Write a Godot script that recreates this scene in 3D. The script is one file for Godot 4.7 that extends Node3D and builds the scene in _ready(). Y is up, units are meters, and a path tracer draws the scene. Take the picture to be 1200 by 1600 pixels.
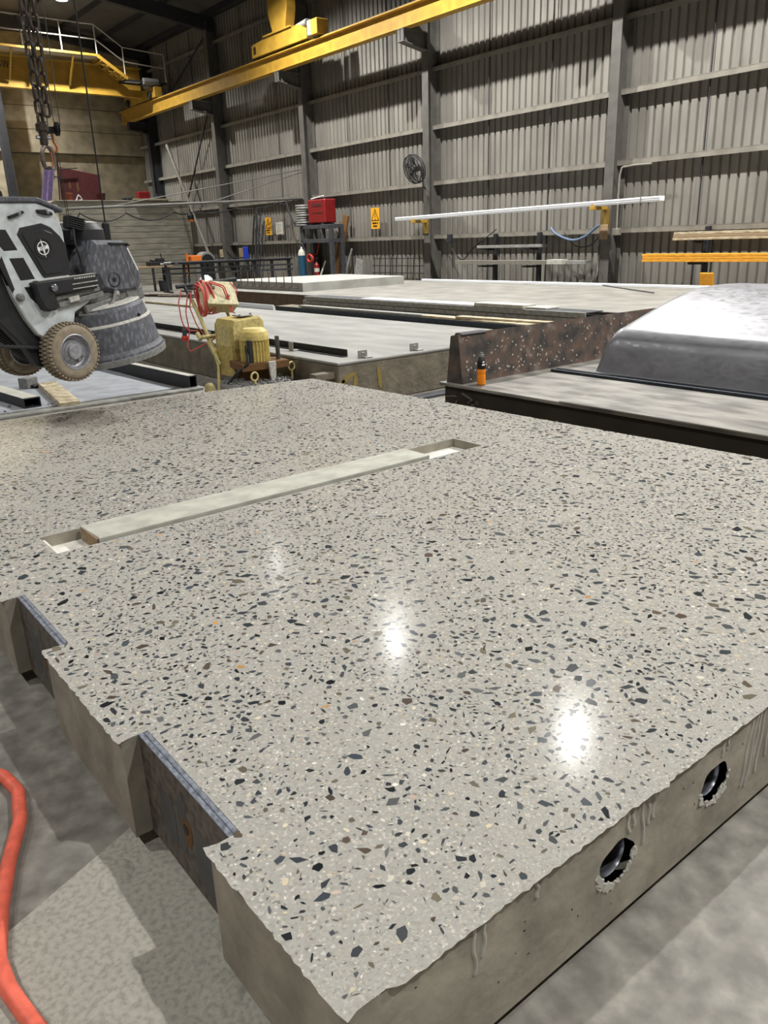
extends Node3D
# A precast concrete shop. Axes: x runs across the shed, y up, and V(b, y, a) takes b across and a along the shed (a = -z).

var rng := RandomNumberGenerator.new()
var names := {}
var M := {}
var T := {}
const TOP := 0.345      # top of the polished slab
const WB := 16.3        # side wall
const FA := 37.6        # end wall


func V(b: float, y: float, a: float) -> Vector3:
	return Vector3(b, y, -a)


# ---------------------------------------------------------------- naming
func numbered(n: String) -> String:
	if not names.has(n):
		names[n] = 0
		return n
	names[n] += 1
	return "%s_%03d" % [n, names[n]]


func tag(o: Node3D, label: String, category: String, group := "", kind := "") -> Node3D:
	if label: o.set_meta("label", label)
	if category: o.set_meta("category", category)
	if group: o.set_meta("group", group)
	if kind: o.set_meta("kind", kind)
	return o


func thing(n: String, label: String, category: String, at := Vector3.ZERO, turn := 0.0, group := "") -> Node3D:
	var o := Node3D.new()
	o.name = numbered(n)
	add_child(o)
	o.position = at
	o.rotation.y = turn
	return tag(o, label, category, group)


func struct(n: String, at := Vector3.ZERO) -> Node3D:
	var o := Node3D.new()
	o.name = n
	add_child(o)
	o.position = at
	o.set_meta("kind", "structure")
	return o


func mesh_of(s: SurfaceTool) -> ArrayMesh:
	s.generate_normals()
	return s.commit()


func part(n: String, m: Mesh, mat: Material, parent: Node = null, at := Vector3.ZERO) -> MeshInstance3D:
	var o := MeshInstance3D.new()
	o.mesh = m
	o.material_override = mat
	o.position = at
	if parent == null:
		o.name = numbered(n)
		add_child(o)
	else:
		o.name = n
		parent.add_child(o, true)
	return o


# shape given in local axes of parent
func obj(n: String, s: SurfaceTool, mat: Material, parent: Node = null) -> MeshInstance3D:
	return part(n, mesh_of(s), mat, parent)


# shape given in world coordinates, under a thing that stands somewhere
func wobj(n: String, s: SurfaceTool, mat: Material, parent: Node3D) -> MeshInstance3D:
	return part(n, mesh_of(s), mat, parent, -parent.position)


# ---------------------------------------------------------------- shapes
func S() -> SurfaceTool:
	var s := SurfaceTool.new()
	s.begin(Mesh.PRIMITIVE_TRIANGLES)
	s.set_smooth_group(-1)
	return s


func face(s: SurfaceTool, p: Array, outward: Vector3) -> void:
	var n: Vector3 = (p[1] - p[0]).cross(p[2] - p[0])
	var q := p
	if n.dot(outward) > 0:
		q = p.duplicate()
		q.reverse()
	for i in range(1, q.size() - 1):
		s.add_vertex(q[0]); s.add_vertex(q[i]); s.add_vertex(q[i + 1])


func box(s: SurfaceTool, c: Vector3, size: Vector3, bas := Basis(), bev := 0.0) -> void:
	var h := size / 2
	var b := minf(bev, minf(h.x, minf(h.y, h.z)) * 0.9)
	var at := func(x: float, y: float, z: float) -> Vector3: return c + bas * Vector3(x, y, z)
	for ax in 3:
		for sg in [-1, 1]:
			var u := (ax + 1) % 3
			var w := (ax + 2) % 3
			var pts := []
			for k in [[-1, -1], [1, -1], [1, 1], [-1, 1]]:
				var v := Vector3.ZERO
				v[ax] = sg * h[ax]
				v[u] = k[0] * (h[u] - b)
				v[w] = k[1] * (h[w] - b)
				pts.append(c + bas * v)
			var o := Vector3.ZERO
			o[ax] = sg
			face(s, pts, bas * o)
	if b <= 0: return
	for ax in 3:
		var u := (ax + 1) % 3
		var w := (ax + 2) % 3
		for su in [-1, 1]:
			for sw in [-1, 1]:
				var pts := []
				for k in [[-1, 0], [1, 0], [1, 1], [-1, 1]]:
					var v := Vector3.ZERO
					v[ax] = k[0] * (h[ax] - b)
					v[u] = su * (h[u] - (b if k[1] == 0 else 0.0))
					v[w] = sw * (h[w] - (0.0 if k[1] == 0 else b))
					pts.append(c + bas * v)
				var o := Vector3.ZERO
				o[u] = su; o[w] = sw
				face(s, pts, bas * o)
	for sx in [-1, 1]:
		for sy in [-1, 1]:
			for sz in [-1, 1]:
				var sg := Vector3(sx, sy, sz)
				face(s, [c + bas * (sg * Vector3(h.x, h.y - b, h.z - b)), c + bas * (sg * Vector3(h.x - b, h.y, h.z - b)), c + bas * (sg * Vector3(h.x - b, h.y - b, h.z))], bas * sg)


# box between two corners given as b, y, a ranges
func wbox(s: SurfaceTool, b0: float, b1: float, y0: float, y1: float, a0: float, a1: float, bev := 0.0) -> void:
	box(s, V((b0 + b1) / 2, (y0 + y1) / 2, (a0 + a1) / 2), Vector3(absf(b1 - b0), absf(y1 - y0), absf(a1 - a0)), Basis(), bev)


# bar of rectangular section between two points
func bar(s: SurfaceTool, p: Vector3, q: Vector3, w: float, h: float, bev := 0.0) -> void:
	var d := q - p
	var z := d.normalized()
	var up := Vector3.UP if absf(z.y) < 0.95 else Vector3.RIGHT
	var x := up.cross(z).normalized()
	box(s, (p + q) / 2, Vector3(w, h, d.length()), Basis(x, z.cross(x), z), bev)


func poly(a: Array) -> PackedVector2Array:
	var p := PackedVector2Array()
	for i in range(0, a.size(), 2): p.append(Vector2(a[i], a[i + 1]))
	return p


# polygon in local x, y pushed out along z from z0 to z1 (z1 the seen side, bevelled)
func prism(s: SurfaceTool, pl: PackedVector2Array, z0: float, z1: float, bev := 0.0, xf := Transform3D()) -> void:
	var n := pl.size()
	var area := 0.0
	for i in n: area += pl[i].cross(pl[(i + 1) % n])
	var sg := signf(area)
	var inn := PackedVector2Array()
	for i in n:
		var d0 := (pl[i] - pl[(i + n - 1) % n]).normalized()
		var d1 := (pl[(i + 1) % n] - pl[i]).normalized()
		var nn := Vector2(-d0.y - d1.y, d0.x + d1.x).normalized() * sg
		var k := maxf(0.4, nn.dot(Vector2(-d0.y, d0.x) * sg))
		inn.append(pl[i] + nn * (bev / k))
	var tri := Geometry2D.triangulate_polygon(inn)
	var zs := signf(z1 - z0)
	var fz := xf.basis * Vector3(0, 0, zs)
	var zb := z1 - zs * bev
	var p3 := func(v: Vector2, z: float) -> Vector3: return xf * Vector3(v.x, v.y, z)
	for i in range(0, tri.size(), 3):
		face(s, [p3.call(inn[tri[i]], z1), p3.call(inn[tri[i + 1]], z1), p3.call(inn[tri[i + 2]], z1)], fz)
	tri = Geometry2D.triangulate_polygon(pl)
	for i in range(0, tri.size(), 3):
		face(s, [p3.call(pl[tri[i]], z0), p3.call(pl[tri[i + 1]], z0), p3.call(pl[tri[i + 2]], z0)], -fz)
	for i in n:
		var j := (i + 1) % n
		var d := pl[j] - pl[i]
		var o := xf.basis * Vector3(d.y * sg, -d.x * sg, 0)
		face(s, [p3.call(pl[i], z0), p3.call(pl[j], z0), p3.call(pl[j], zb), p3.call(pl[i], zb)], o)
		if bev > 0:
			face(s, [p3.call(pl[i], zb), p3.call(pl[j], zb), p3.call(inn[j], z1), p3.call(inn[i], z1)], o + fz * o.length())


func tube(s: SurfaceTool, pts: Array, r: float, n := 8, closed := false, r_end := -1.0) -> void:
	var c := pts.size()
	var rings := []
	var up := Vector3.UP
	for i in c:
		var d: Vector3
		if closed: d = pts[(i + 1) % c] - pts[(i + c - 1) % c]
		else: d = pts[mini(i + 1, c - 1)] - pts[maxi(i - 1, 0)]
		d = d.normalized()
		if i == 0:
			up = Vector3.UP if absf(d.y) < 0.9 else Vector3.RIGHT
		up = (up - d * up.dot(d)).normalized()
		var side := d.cross(up)
		var rr := r if r_end < 0 else lerpf(r, r_end, float(i) / (c - 1))
		var ring := []
		for k in n:
			var t := TAU * k / n
			ring.append(pts[i] + (up * cos(t) + side * sin(t)) * rr)
		rings.append(ring)
	s.set_smooth_group(0)
	for i in (c if closed else c - 1):
		var A: Array = rings[i]
		var B: Array = rings[(i + 1) % c]
		var mid: Vector3 = (pts[i] + pts[(i + 1) % c]) / 2
		for k in n:
			var l := (k + 1) % n
			face(s, [A[k], A[l], B[l], B[k]], (A[k] + A[l] + B[l] + B[k]) / 4 - mid)
	s.set_smooth_group(-1)
	if not closed:
		face(s, rings[0], pts[0] - pts[1])
		face(s, rings[c - 1], pts[c - 1] - pts[c - 2])


func curve(pts: Array, step := 0.05, sag := 0.0) -> Array:
	var cu := Curve3D.new()
	for i in pts.size():
		var t: Vector3 = (pts[mini(i + 1, pts.size() - 1)] - pts[maxi(i - 1, 0)]) / 6.0
		cu.add_point(pts[i], -t, t)
	var out := []
	var l := cu.get_baked_length()
	var n := maxi(3, int(l / step))
	for i in n + 1: out.append(cu.sample_baked(l * i / n))
	return out


func wire(a: Vector3, b: Vector3, sag := 0.0, n := 10) -> Array:
	var out := []
	for i in n + 1:
		var t := float(i) / n
		out.append(a.lerp(b, t) - Vector3(0, sag * 4 * t * (1 - t), 0))
	return out


# profile of (radius, height) turned round local y
func lathe(s: SurfaceTool, prof: Array, n := 24, xf := Transform3D(), smooth := false, arc := TAU) -> void:
	for i in prof.size() - 1:
		s.set_smooth_group(1 if smooth else i + 1)
		var p: Vector2 = prof[i]
		var q: Vector2 = prof[i + 1]
		for k in n:
			var t0 := arc * k / n
			var t1 := arc * (k + 1) / n
			var a0 := Vector3(cos(t0), 0, sin(t0))
			var a1 := Vector3(cos(t1), 0, sin(t1))
			var d := q - p
			var o := xf.basis * ((a0 + a1).normalized() * d.y * 1.0 + Vector3.UP * -d.x)
			var f := [a0 * p.x + Vector3.UP * p.y, a1 * p.x + Vector3.UP * p.y, a1 * q.x + Vector3.UP * q.y, a0 * q.x + Vector3.UP * q.y]
			if p.x < 1e-6: f = [f[0], f[2], f[3]]
			elif q.x < 1e-6: f = [f[0], f[1], f[2]]
			face(s, f.map(func(v): return xf * v), o)
	s.set_smooth_group(-1)


func along(x: Vector3, at := Vector3.ZERO) -> Transform3D:   # local y points along x
	var y := x.normalized()
	var u := Vector3.UP if absf(y.y) < 0.9 else Vector3.RIGHT
	var xx := u.cross(y).normalized()
	return Transform3D(Basis(xx, y, xx.cross(y)), at)


func rod(s: SurfaceTool, p: Vector3, q: Vector3, r: float, n := 10) -> void:
	tube(s, [p, q], r, n)


func text(n: String, words: String, size: float, mat: Material, parent: Node, xf: Transform3D, font := "Droid Sans") -> MeshInstance3D:
	var t := TextMesh.new()
	var f := SystemFont.new()
	f.font_names = PackedStringArray([font])
	t.font = f
	t.text = words
	t.font_size = 32
	t.pixel_size = size / 32.0
	t.depth = 0.002
	var o := part(n, t, mat, parent)
	o.transform = xf
	return o


# ---------------------------------------------------------------- materials
func noise(freq: float, seed_: int, cols: Array, offs: Array, octaves := 5, size := 512, kind := FastNoiseLite.TYPE_SIMPLEX_SMOOTH, hard := false) -> NoiseTexture2D:
	var f := FastNoiseLite.new()
	f.seed = seed_
	f.frequency = freq
	f.noise_type = kind
	f.fractal_octaves = octaves
	if octaves == 1: f.fractal_type = FastNoiseLite.FRACTAL_NONE
	if kind == FastNoiseLite.TYPE_CELLULAR:
		f.cellular_return_type = FastNoiseLite.RETURN_CELL_VALUE
		f.cellular_jitter = 1.0
		f.domain_warp_enabled = true
		f.domain_warp_frequency = freq * 0.7
		f.domain_warp_amplitude = 0.6 / freq
	var g := Gradient.new()
	g.offsets = PackedFloat32Array(offs)
	g.colors = PackedColorArray(cols)
	if hard: g.interpolation_mode = Gradient.GRADIENT_INTERPOLATE_CONSTANT
	var t := NoiseTexture2D.new()
	t.width = size
	t.height = size
	t.seamless = true
	t.noise = f
	t.color_ramp = g
	return t


func swirl() -> NoiseTexture2D:
	var t := noise(0.012, 91, [grey(0.55), grey(0.74), grey(0.8), grey(1.0)], [0.25, 0.5, 0.62, 0.85], 5, 1024)
	var f: FastNoiseLite = t.noise
	f.fractal_type = FastNoiseLite.FRACTAL_RIDGED
	f.domain_warp_enabled = true
	f.domain_warp_frequency = 0.008
	f.domain_warp_amplitude = 60.0
	return t


func grey(v: float) -> Color:
	return Color(v, v, v)


func mat(n: String, c: Color, rough: float, metal := 0.0, tex := "", scale := 1.0, rough_tex := "", stretch := Vector3.ONE, bump := "", bump_cm := 0.3) -> StandardMaterial3D:
	var m := StandardMaterial3D.new()
	m.resource_name = n
	m.albedo_color = c
	m.roughness = rough
	m.metallic = metal
	if tex:
		m.albedo_texture = T[tex]
	if rough_tex:
		m.roughness_texture = T[rough_tex]
		m.roughness_texture_channel = BaseMaterial3D.TEXTURE_CHANNEL_RED
	if bump:
		m.heightmap_enabled = true
		m.heightmap_texture = T[bump]
		m.heightmap_scale = bump_cm
	if tex or rough_tex or bump:
		m.uv1_triplanar = true
		m.uv1_scale = stretch * scale
		m.uv1_triplanar_sharpness = 4.0
	M[n] = m
	return m


func materials() -> void:
	T.mottle = noise(0.008, 3, [grey(0.80), grey(0.91), grey(1.0)], [0.15, 0.5, 0.85], 6)
	T.soft = noise(0.006, 8, [grey(0.89), grey(0.95), grey(1.0)], [0.2, 0.5, 0.8], 5)
	T.patchy = noise(0.012, 17, [grey(0.66), grey(0.88), grey(1.0)], [0.2, 0.5, 0.8], 6)
	T.speck = noise(0.06, 5, [grey(0.45), grey(0.85), grey(1.0), grey(1.0)], [0.2, 0.4, 0.6, 0.9], 4)
	T.dust = noise(0.012, 21, [grey(0.62), grey(0.72), grey(1.0)], [0.25, 0.55, 0.9], 7)
	T.rust = noise(0.01, 13, [Color(0.19, 0.175, 0.165), Color(0.30, 0.265, 0.24), Color(0.36, 0.28, 0.235), Color(0.43, 0.40, 0.375)], [0.2, 0.45, 0.62, 0.85], 6)
	T.slab = noise(0.16, 4, [Color(0.645, 0.635, 0.605), Color(0.675, 0.665, 0.635), Color(0.615, 0.605, 0.575), Color(0.71, 0.70, 0.67), Color(0.66, 0.65, 0.62), Color(0.77, 0.755, 0.72), Color(0.50, 0.495, 0.475), Color(0.655, 0.645, 0.615), Color(0.69, 0.64, 0.57)], [0.0, 0.2, 0.36, 0.47, 0.55, 0.88, 0.925, 0.955, 0.985], 1, 2048, FastNoiseLite.TYPE_CELLULAR, true)
	T.floor_stain = noise(0.011, 31, [Color(0.56, 0.55, 0.53), Color(0.64, 0.63, 0.61), Color(0.67, 0.66, 0.64), Color(0.76, 0.75, 0.72)], [0.2, 0.45, 0.58, 0.85], 8, 1024)
	T.fine = noise(0.03, 33, [grey(0.84), grey(0.93), grey(0.96), grey(1.0)], [0.2, 0.45, 0.6, 0.85], 6, 1024)
	T.swirl = swirl()
	T.brush = noise(0.02, 41, [grey(0.6), grey(0.85), grey(1.0)], [0.2, 0.5, 0.8], 5)
	T.gloss = noise(0.012, 51, [grey(0.75), grey(1.0)], [0.25, 0.75], 5)
	T.wood = noise(0.012, 61, [Color(0.58, 0.54, 0.46), Color(0.70, 0.66, 0.58), Color(0.82, 0.79, 0.71)], [0.2, 0.5, 0.8], 5)
	T.bumps = noise(0.03, 71, [grey(0.0), grey(1.0)], [0.1, 0.9], 4)
	mat("terrazzo", Color(0.95, 0.95, 0.95), 0.17, 0.0, "slab", 0.55, "gloss")
	M.terrazzo.metallic_specular = 0.12
	mat("chip", Color(1, 1, 1), 0.16)
	M.chip.vertex_color_use_as_albedo = true
	M.chip.metallic_specular = 0.12
	mat("concrete_edge", Color(0.63, 0.605, 0.55), 0.8, 0.0, "mottle", 1.1, "", Vector3.ONE, "bumps", 0.15)
	mat("concrete_chipped", Color(0.90, 0.89, 0.87), 0.9, 0.0, "speck", 4.0)
	mat("slurry", Color(0.72, 0.705, 0.67), 0.6, 0.0, "soft", 3.0)
	mat("foam_white", Color(0.88, 0.87, 0.83), 0.8, 0.0, "soft", 3.0)
	mat("floor", Color(0.80, 0.79, 0.77), 0.55, 0.0, "floor_stain", 0.8, "", Vector3.ONE, "bumps", 0.06)
	mat("floor_patch", Color(0.72, 0.705, 0.66), 0.75, 0.0, "fine", 1.6)
	mat("floor_blue", Color(0.60, 0.615, 0.64), 0.6, 0.0, "soft", 1.0)
	mat("bed_top", Color(0.555, 0.55, 0.53), 0.6, 0.0, "mottle", 0.5, "", Vector3(1, 1, 0.35))
	mat("bed_side", Color(0.46, 0.43, 0.37), 0.85, 0.0, "mottle", 0.9, "", Vector3.ONE, "bumps", 0.4)
	mat("bed_brown", Color(0.36, 0.28, 0.22), 0.8, 0.0, "mottle", 0.9)
	mat("bed_far_top", Color(0.53, 0.52, 0.49), 0.65, 0.0, "mottle", 0.3)
	mat("pale_slab", Color(0.65, 0.645, 0.62), 0.7, 0.0, "soft", 0.5)
	mat("rusty", Color(1, 1, 1), 0.6, 0.1, "rust", 0.9)
	mat("table_steel", Color(0.57, 0.555, 0.525), 0.5, 0.15, "patchy", 0.8, "", Vector3(1, 1, 0.4))
	mat("table_side", Color(0.16, 0.135, 0.09), 0.75, 0.1, "mottle", 0.7)
	mat("silver", Color(0.58, 0.58, 0.60), 0.5, 0.5, "soft", 1.3, "swirl", Vector3(1, 1, 0.5))
	mat("cladding", Color(0.52, 0.505, 0.475), 0.55, 0.15, "soft", 0.4, "", Vector3(1, 0.4, 1))
	mat("girt", Color(0.52, 0.50, 0.46), 0.6, 0.1, "soft", 0.8)
	mat("steel_grey", Color(0.36, 0.35, 0.33), 0.6, 0.1, "soft", 0.7)
	mat("steel_dark", Color(0.17, 0.175, 0.19), 0.6, 0.2, "soft", 0.8)
	mat("steel_blue", Color(0.31, 0.315, 0.335), 0.5, 0.3, "mottle", 1.5)
	mat("plate_brown", Color(0.40, 0.375, 0.34), 0.6, 0.0, "patchy", 4.0)
	mat("plate_grey", Color(0.29, 0.295, 0.30), 0.55, 0.0, "soft", 4.0)
	mat("ground_steel", Color(0.58, 0.60, 0.65), 0.4, 0.2, "patchy", 6.0)
	mat("bright_steel", Color(0.62, 0.63, 0.66), 0.3, 0.9, "soft", 4.0)
	mat("black", Color(0.06, 0.06, 0.065), 0.6, 0.0)
	mat("roof", Color(0.30, 0.29, 0.27), 0.7, 0.0, "soft", 0.3)
	mat("wall_concrete", Color(0.60, 0.56, 0.47), 0.85, 0.0, "mottle", 0.35)
	mat("sleeper", Color(0.60, 0.585, 0.53), 0.85, 0.0, "mottle", 0.6, "", Vector3(0.4, 2, 1))
	mat("crane_yellow", Color(0.68, 0.53, 0.19), 0.5, 0.0, "soft", 0.6)
	mat("crane_shade", Color(0.50, 0.40, 0.14), 0.6, 0.0, "mottle", 0.5)
	mat("rail_white", Color(0.72, 0.70, 0.66), 0.5)
	mat("mesh_walk", Color(0.72, 0.71, 0.70), 0.6, 0.3)
	mat("chain", Color(0.30, 0.265, 0.235), 0.5, 0.6, "mottle", 8.0)
	mat("hook", Color(0.50, 0.45, 0.42), 0.4, 0.6, "mottle", 6.0)
	mat("hook_orange", Color(0.68, 0.40, 0.24), 0.6)
	mat("wire", Color(0.36, 0.36, 0.35), 0.5, 0.5)
	mat("sling", Color(0.60, 0.52, 0.70), 0.9, 0.0, "soft", 9.0)
	mat("panel_grey", Color(0.80, 0.825, 0.835), 0.45, 0.0, "soft", 3.0)
	mat("plastic_dark", Color(0.125, 0.125, 0.14), 0.5, 0.0, "soft", 3.0)
	mat("plastic_dusty", Color(0.47, 0.48, 0.52), 0.6, 0.0, "dust", 3.0, "", Vector3(1.6, 0.7, 1.6))
	mat("plastic_inset", Color(0.075, 0.075, 0.085), 0.5)
	mat("dust_grey", Color(0.50, 0.50, 0.49), 0.75, 0.0, "mottle", 5.0)
	mat("dust_pale", Color(0.78, 0.77, 0.74), 0.8, 0.0, "mottle", 5.0)
	mat("tyre", Color(0.58, 0.53, 0.455), 0.85, 0.0, "soft", 5.0)
	mat("rim", Color(0.68, 0.68, 0.70), 0.45, 0.5, "mottle", 6.0)
	mat("logo_white", Color(0.92, 0.92, 0.92), 0.5)
	mat("cream", Color(0.80, 0.74, 0.50), 0.6, 0.0, "mottle", 4.0)
	mat("cream_box", Color(0.85, 0.82, 0.66), 0.6, 0.0, "mottle", 5.0)
	mat("yellow_dull", Color(0.74, 0.66, 0.38), 0.6, 0.0, "mottle", 4.0)
	mat("motor_yellow", Color(0.84, 0.76, 0.46), 0.55, 0.0, "soft", 5.0)
	mat("red_cable", Color(0.80, 0.36, 0.32), 0.6)
	mat("hose_coral", Color(0.93, 0.43, 0.34), 0.5, 0.0, "soft", 6.0)
	mat("plug_red", Color(0.72, 0.20, 0.16), 0.5)
	mat("timber", Color(0.92, 0.90, 0.85), 0.8, 0.0, "wood", 1.2, "", Vector3(1, 3, 0.5))
	mat("timber_pale", Color(0.72, 0.715, 0.67), 0.75, 0.0, "soft", 2.0)
	mat("timber_end", Color(0.62, 0.52, 0.40), 0.85, 0.0, "mottle", 6.0)
	mat("yellow_timber", Color(0.90, 0.62, 0.14), 0.7, 0.0, "mottle", 2.0, "", Vector3(1, 4, 0.5))
	mat("white_metal", Color(0.90, 0.91, 0.93), 0.35, 0.0)
	mat("grey_metal", Color(0.60, 0.60, 0.58), 0.5, 0.3, "mottle", 1.5)
	mat("angle_dark", Color(0.22, 0.24, 0.27), 0.5, 0.5, "mottle", 3.0)
	mat("paint_red", Color(0.50, 0.07, 0.08), 0.45, 0.0, "soft", 2.0)
	mat("maroon", Color(0.30, 0.07, 0.08), 0.6, 0.0, "mottle", 1.2)
	mat("sign_yellow", Color(0.86, 0.62, 0.10), 0.5)
	mat("sign_white", Color(0.72, 0.71, 0.66), 0.6)
	mat("brown_print", Color(0.20, 0.13, 0.04), 0.6)
	mat("gas_blue", Color(0.10, 0.27, 0.36), 0.4)
	mat("paint_blue", Color(0.08, 0.20, 0.62), 0.5)
	mat("terracotta", Color(0.55, 0.30, 0.22), 0.8)
	mat("orange", Color(0.80, 0.42, 0.12), 0.6)
	mat("rust_orange", Color(0.44, 0.31, 0.17), 0.9, 0.0, "mottle", 9.0)
	mat("graffiti", Color(0.52, 0.45, 0.23), 0.9)
	mat("grey_timber", Color(0.50, 0.485, 0.44), 0.85, 0.0, "mottle", 3.0, "", Vector3(1, 4, 0.5))
	mat("hose_blue", Color(0.34, 0.40, 0.50), 0.5)
	var lamp := StandardMaterial3D.new()
	lamp.resource_name = "lamp_glow"
	lamp.albedo_color = Color(1, 1, 1)
	lamp.emission_enabled = true
	lamp.emission = Color(1.0, 0.98, 0.95)
	lamp.emission_energy_multiplier = 4.0
	M.lamp = lamp
	var bottle := StandardMaterial3D.new()
	bottle.resource_name = "bottle_clear"
	bottle.albedo_color = Color(0.9, 0.95, 1.0, 0.25)
	bottle.transparency = BaseMaterial3D.TRANSPARENCY_ALPHA
	bottle.roughness = 0.08
	M.clear = bottle
	mat("juice", Color(0.92, 0.52, 0.04), 0.15)
	mat("label_dark", Color(0.05, 0.05, 0.06), 0.4)


# ---------------------------------------------------------------- camera and light
func camera_and_light() -> void:
	var cam := Camera3D.new()
	cam.name = "camera"
	add_child(cam)
	cam.fov = 66.3425
	cam.near = 0.05
	cam.far = 200
	cam.transform = Transform3D(Basis(Vector3(0.77835, -0.03155, 0.62704), Vector3(0.22926, 0.94405, -0.23708), Vector3(-0.58448, 0.32828, 0.74203)), Vector3(0, 1.495, 0))
	cam.current = true
	var we := WorldEnvironment.new()
	we.name = "environment"
	var e := Environment.new()
	e.background_mode = Environment.BG_COLOR
	e.background_color = Color(0.02, 0.022, 0.03)
	e.tonemap_mode = Environment.TONE_MAPPER_LINEAR
	e.tonemap_exposure = 1.0
	e.sdfgi_enabled = true
	e.ssao_enabled = true
	e.ssil_enabled = true
	we.environment = e
	add_child(we)


const LAMP_E := 126.0

func high_bay(b: float, y: float, a: float, label: String, e := LAMP_E) -> void:
	var t := thing("high_bay_lamp", label, "ceiling lamp", V(b, y, a), 0.0, "high bay lamps")
	var s := S()
	lathe(s, [Vector2(0.0, 0.36), Vector2(0.09, 0.36), Vector2(0.1, 0.2), Vector2(0.24, 0.0), Vector2(0.23, 0.0), Vector2(0.09, 0.18), Vector2(0, 0.18)], 24)
	obj("reflector", s, M.steel_dark, t)
	s = S()
	lathe(s, [Vector2(0, 0.012), Vector2(0.2, 0.012), Vector2(0.2, 0.0), Vector2(0, 0.0)], 24)
	obj("lamp_lens", s, M.lamp, t)
	s = S()
	rod(s, Vector3(0, 0.36, 0), Vector3(0, 0.75, 0), 0.012)
	obj("hanger", s, M.steel_dark, t)
	var l := SpotLight3D.new()
	l.name = "lamp_light"
	t.add_child(l, true)
	l.position = Vector3(0, -0.03, 0)
	l.rotation.x = -PI / 2
	l.spot_angle = 70
	l.spot_angle_attenuation = 0.6
	l.light_energy = e
	l.light_color = Color(1.0, 0.995, 0.98)
	l.light_size = 0.1
	l.spot_range = 60
	l.spot_attenuation = 2
	l.shadow_enabled = true


func lamps() -> void:
	var k := 0
	var words := ["behind the viewer near the side wall", "beside the viewer near the side wall", "over the near end of the shed by the side wall", "over the second bay by the side wall", "over the third bay by the side wall", "over the fourth bay by the side wall"]
	for a in [-3.3, 2.9, 9.1, 15.3, 21.6]:
		high_bay(12.3, 9.8, a, "round high bay lamp " + words[k])
		k += 1
	high_bay(7.5, 9.8, 35.7, "round high bay lamp behind the far crane, left of the frame", LAMP_E * 1.7)
	high_bay(4.2, 9.8, -3.3, "round high bay lamp behind the viewer on the centre line of the shed", LAMP_E * 0.6)
	high_bay(11.4, 9.8, 31.8, "glowing high bay lamp under the dark roof at upper left", LAMP_E * 0.7)
	k = 0
	for a in [-2.0, 5.0, 12.0, 19.0, 26.0, 33.0]:
		high_bay(-4.0, 9.8, a, "round high bay lamp over the left half of the shed, %s from the back wall" % ["first", "second", "third", "fourth", "fifth", "sixth"][k], LAMP_E * 0.25)
		k += 1


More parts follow.
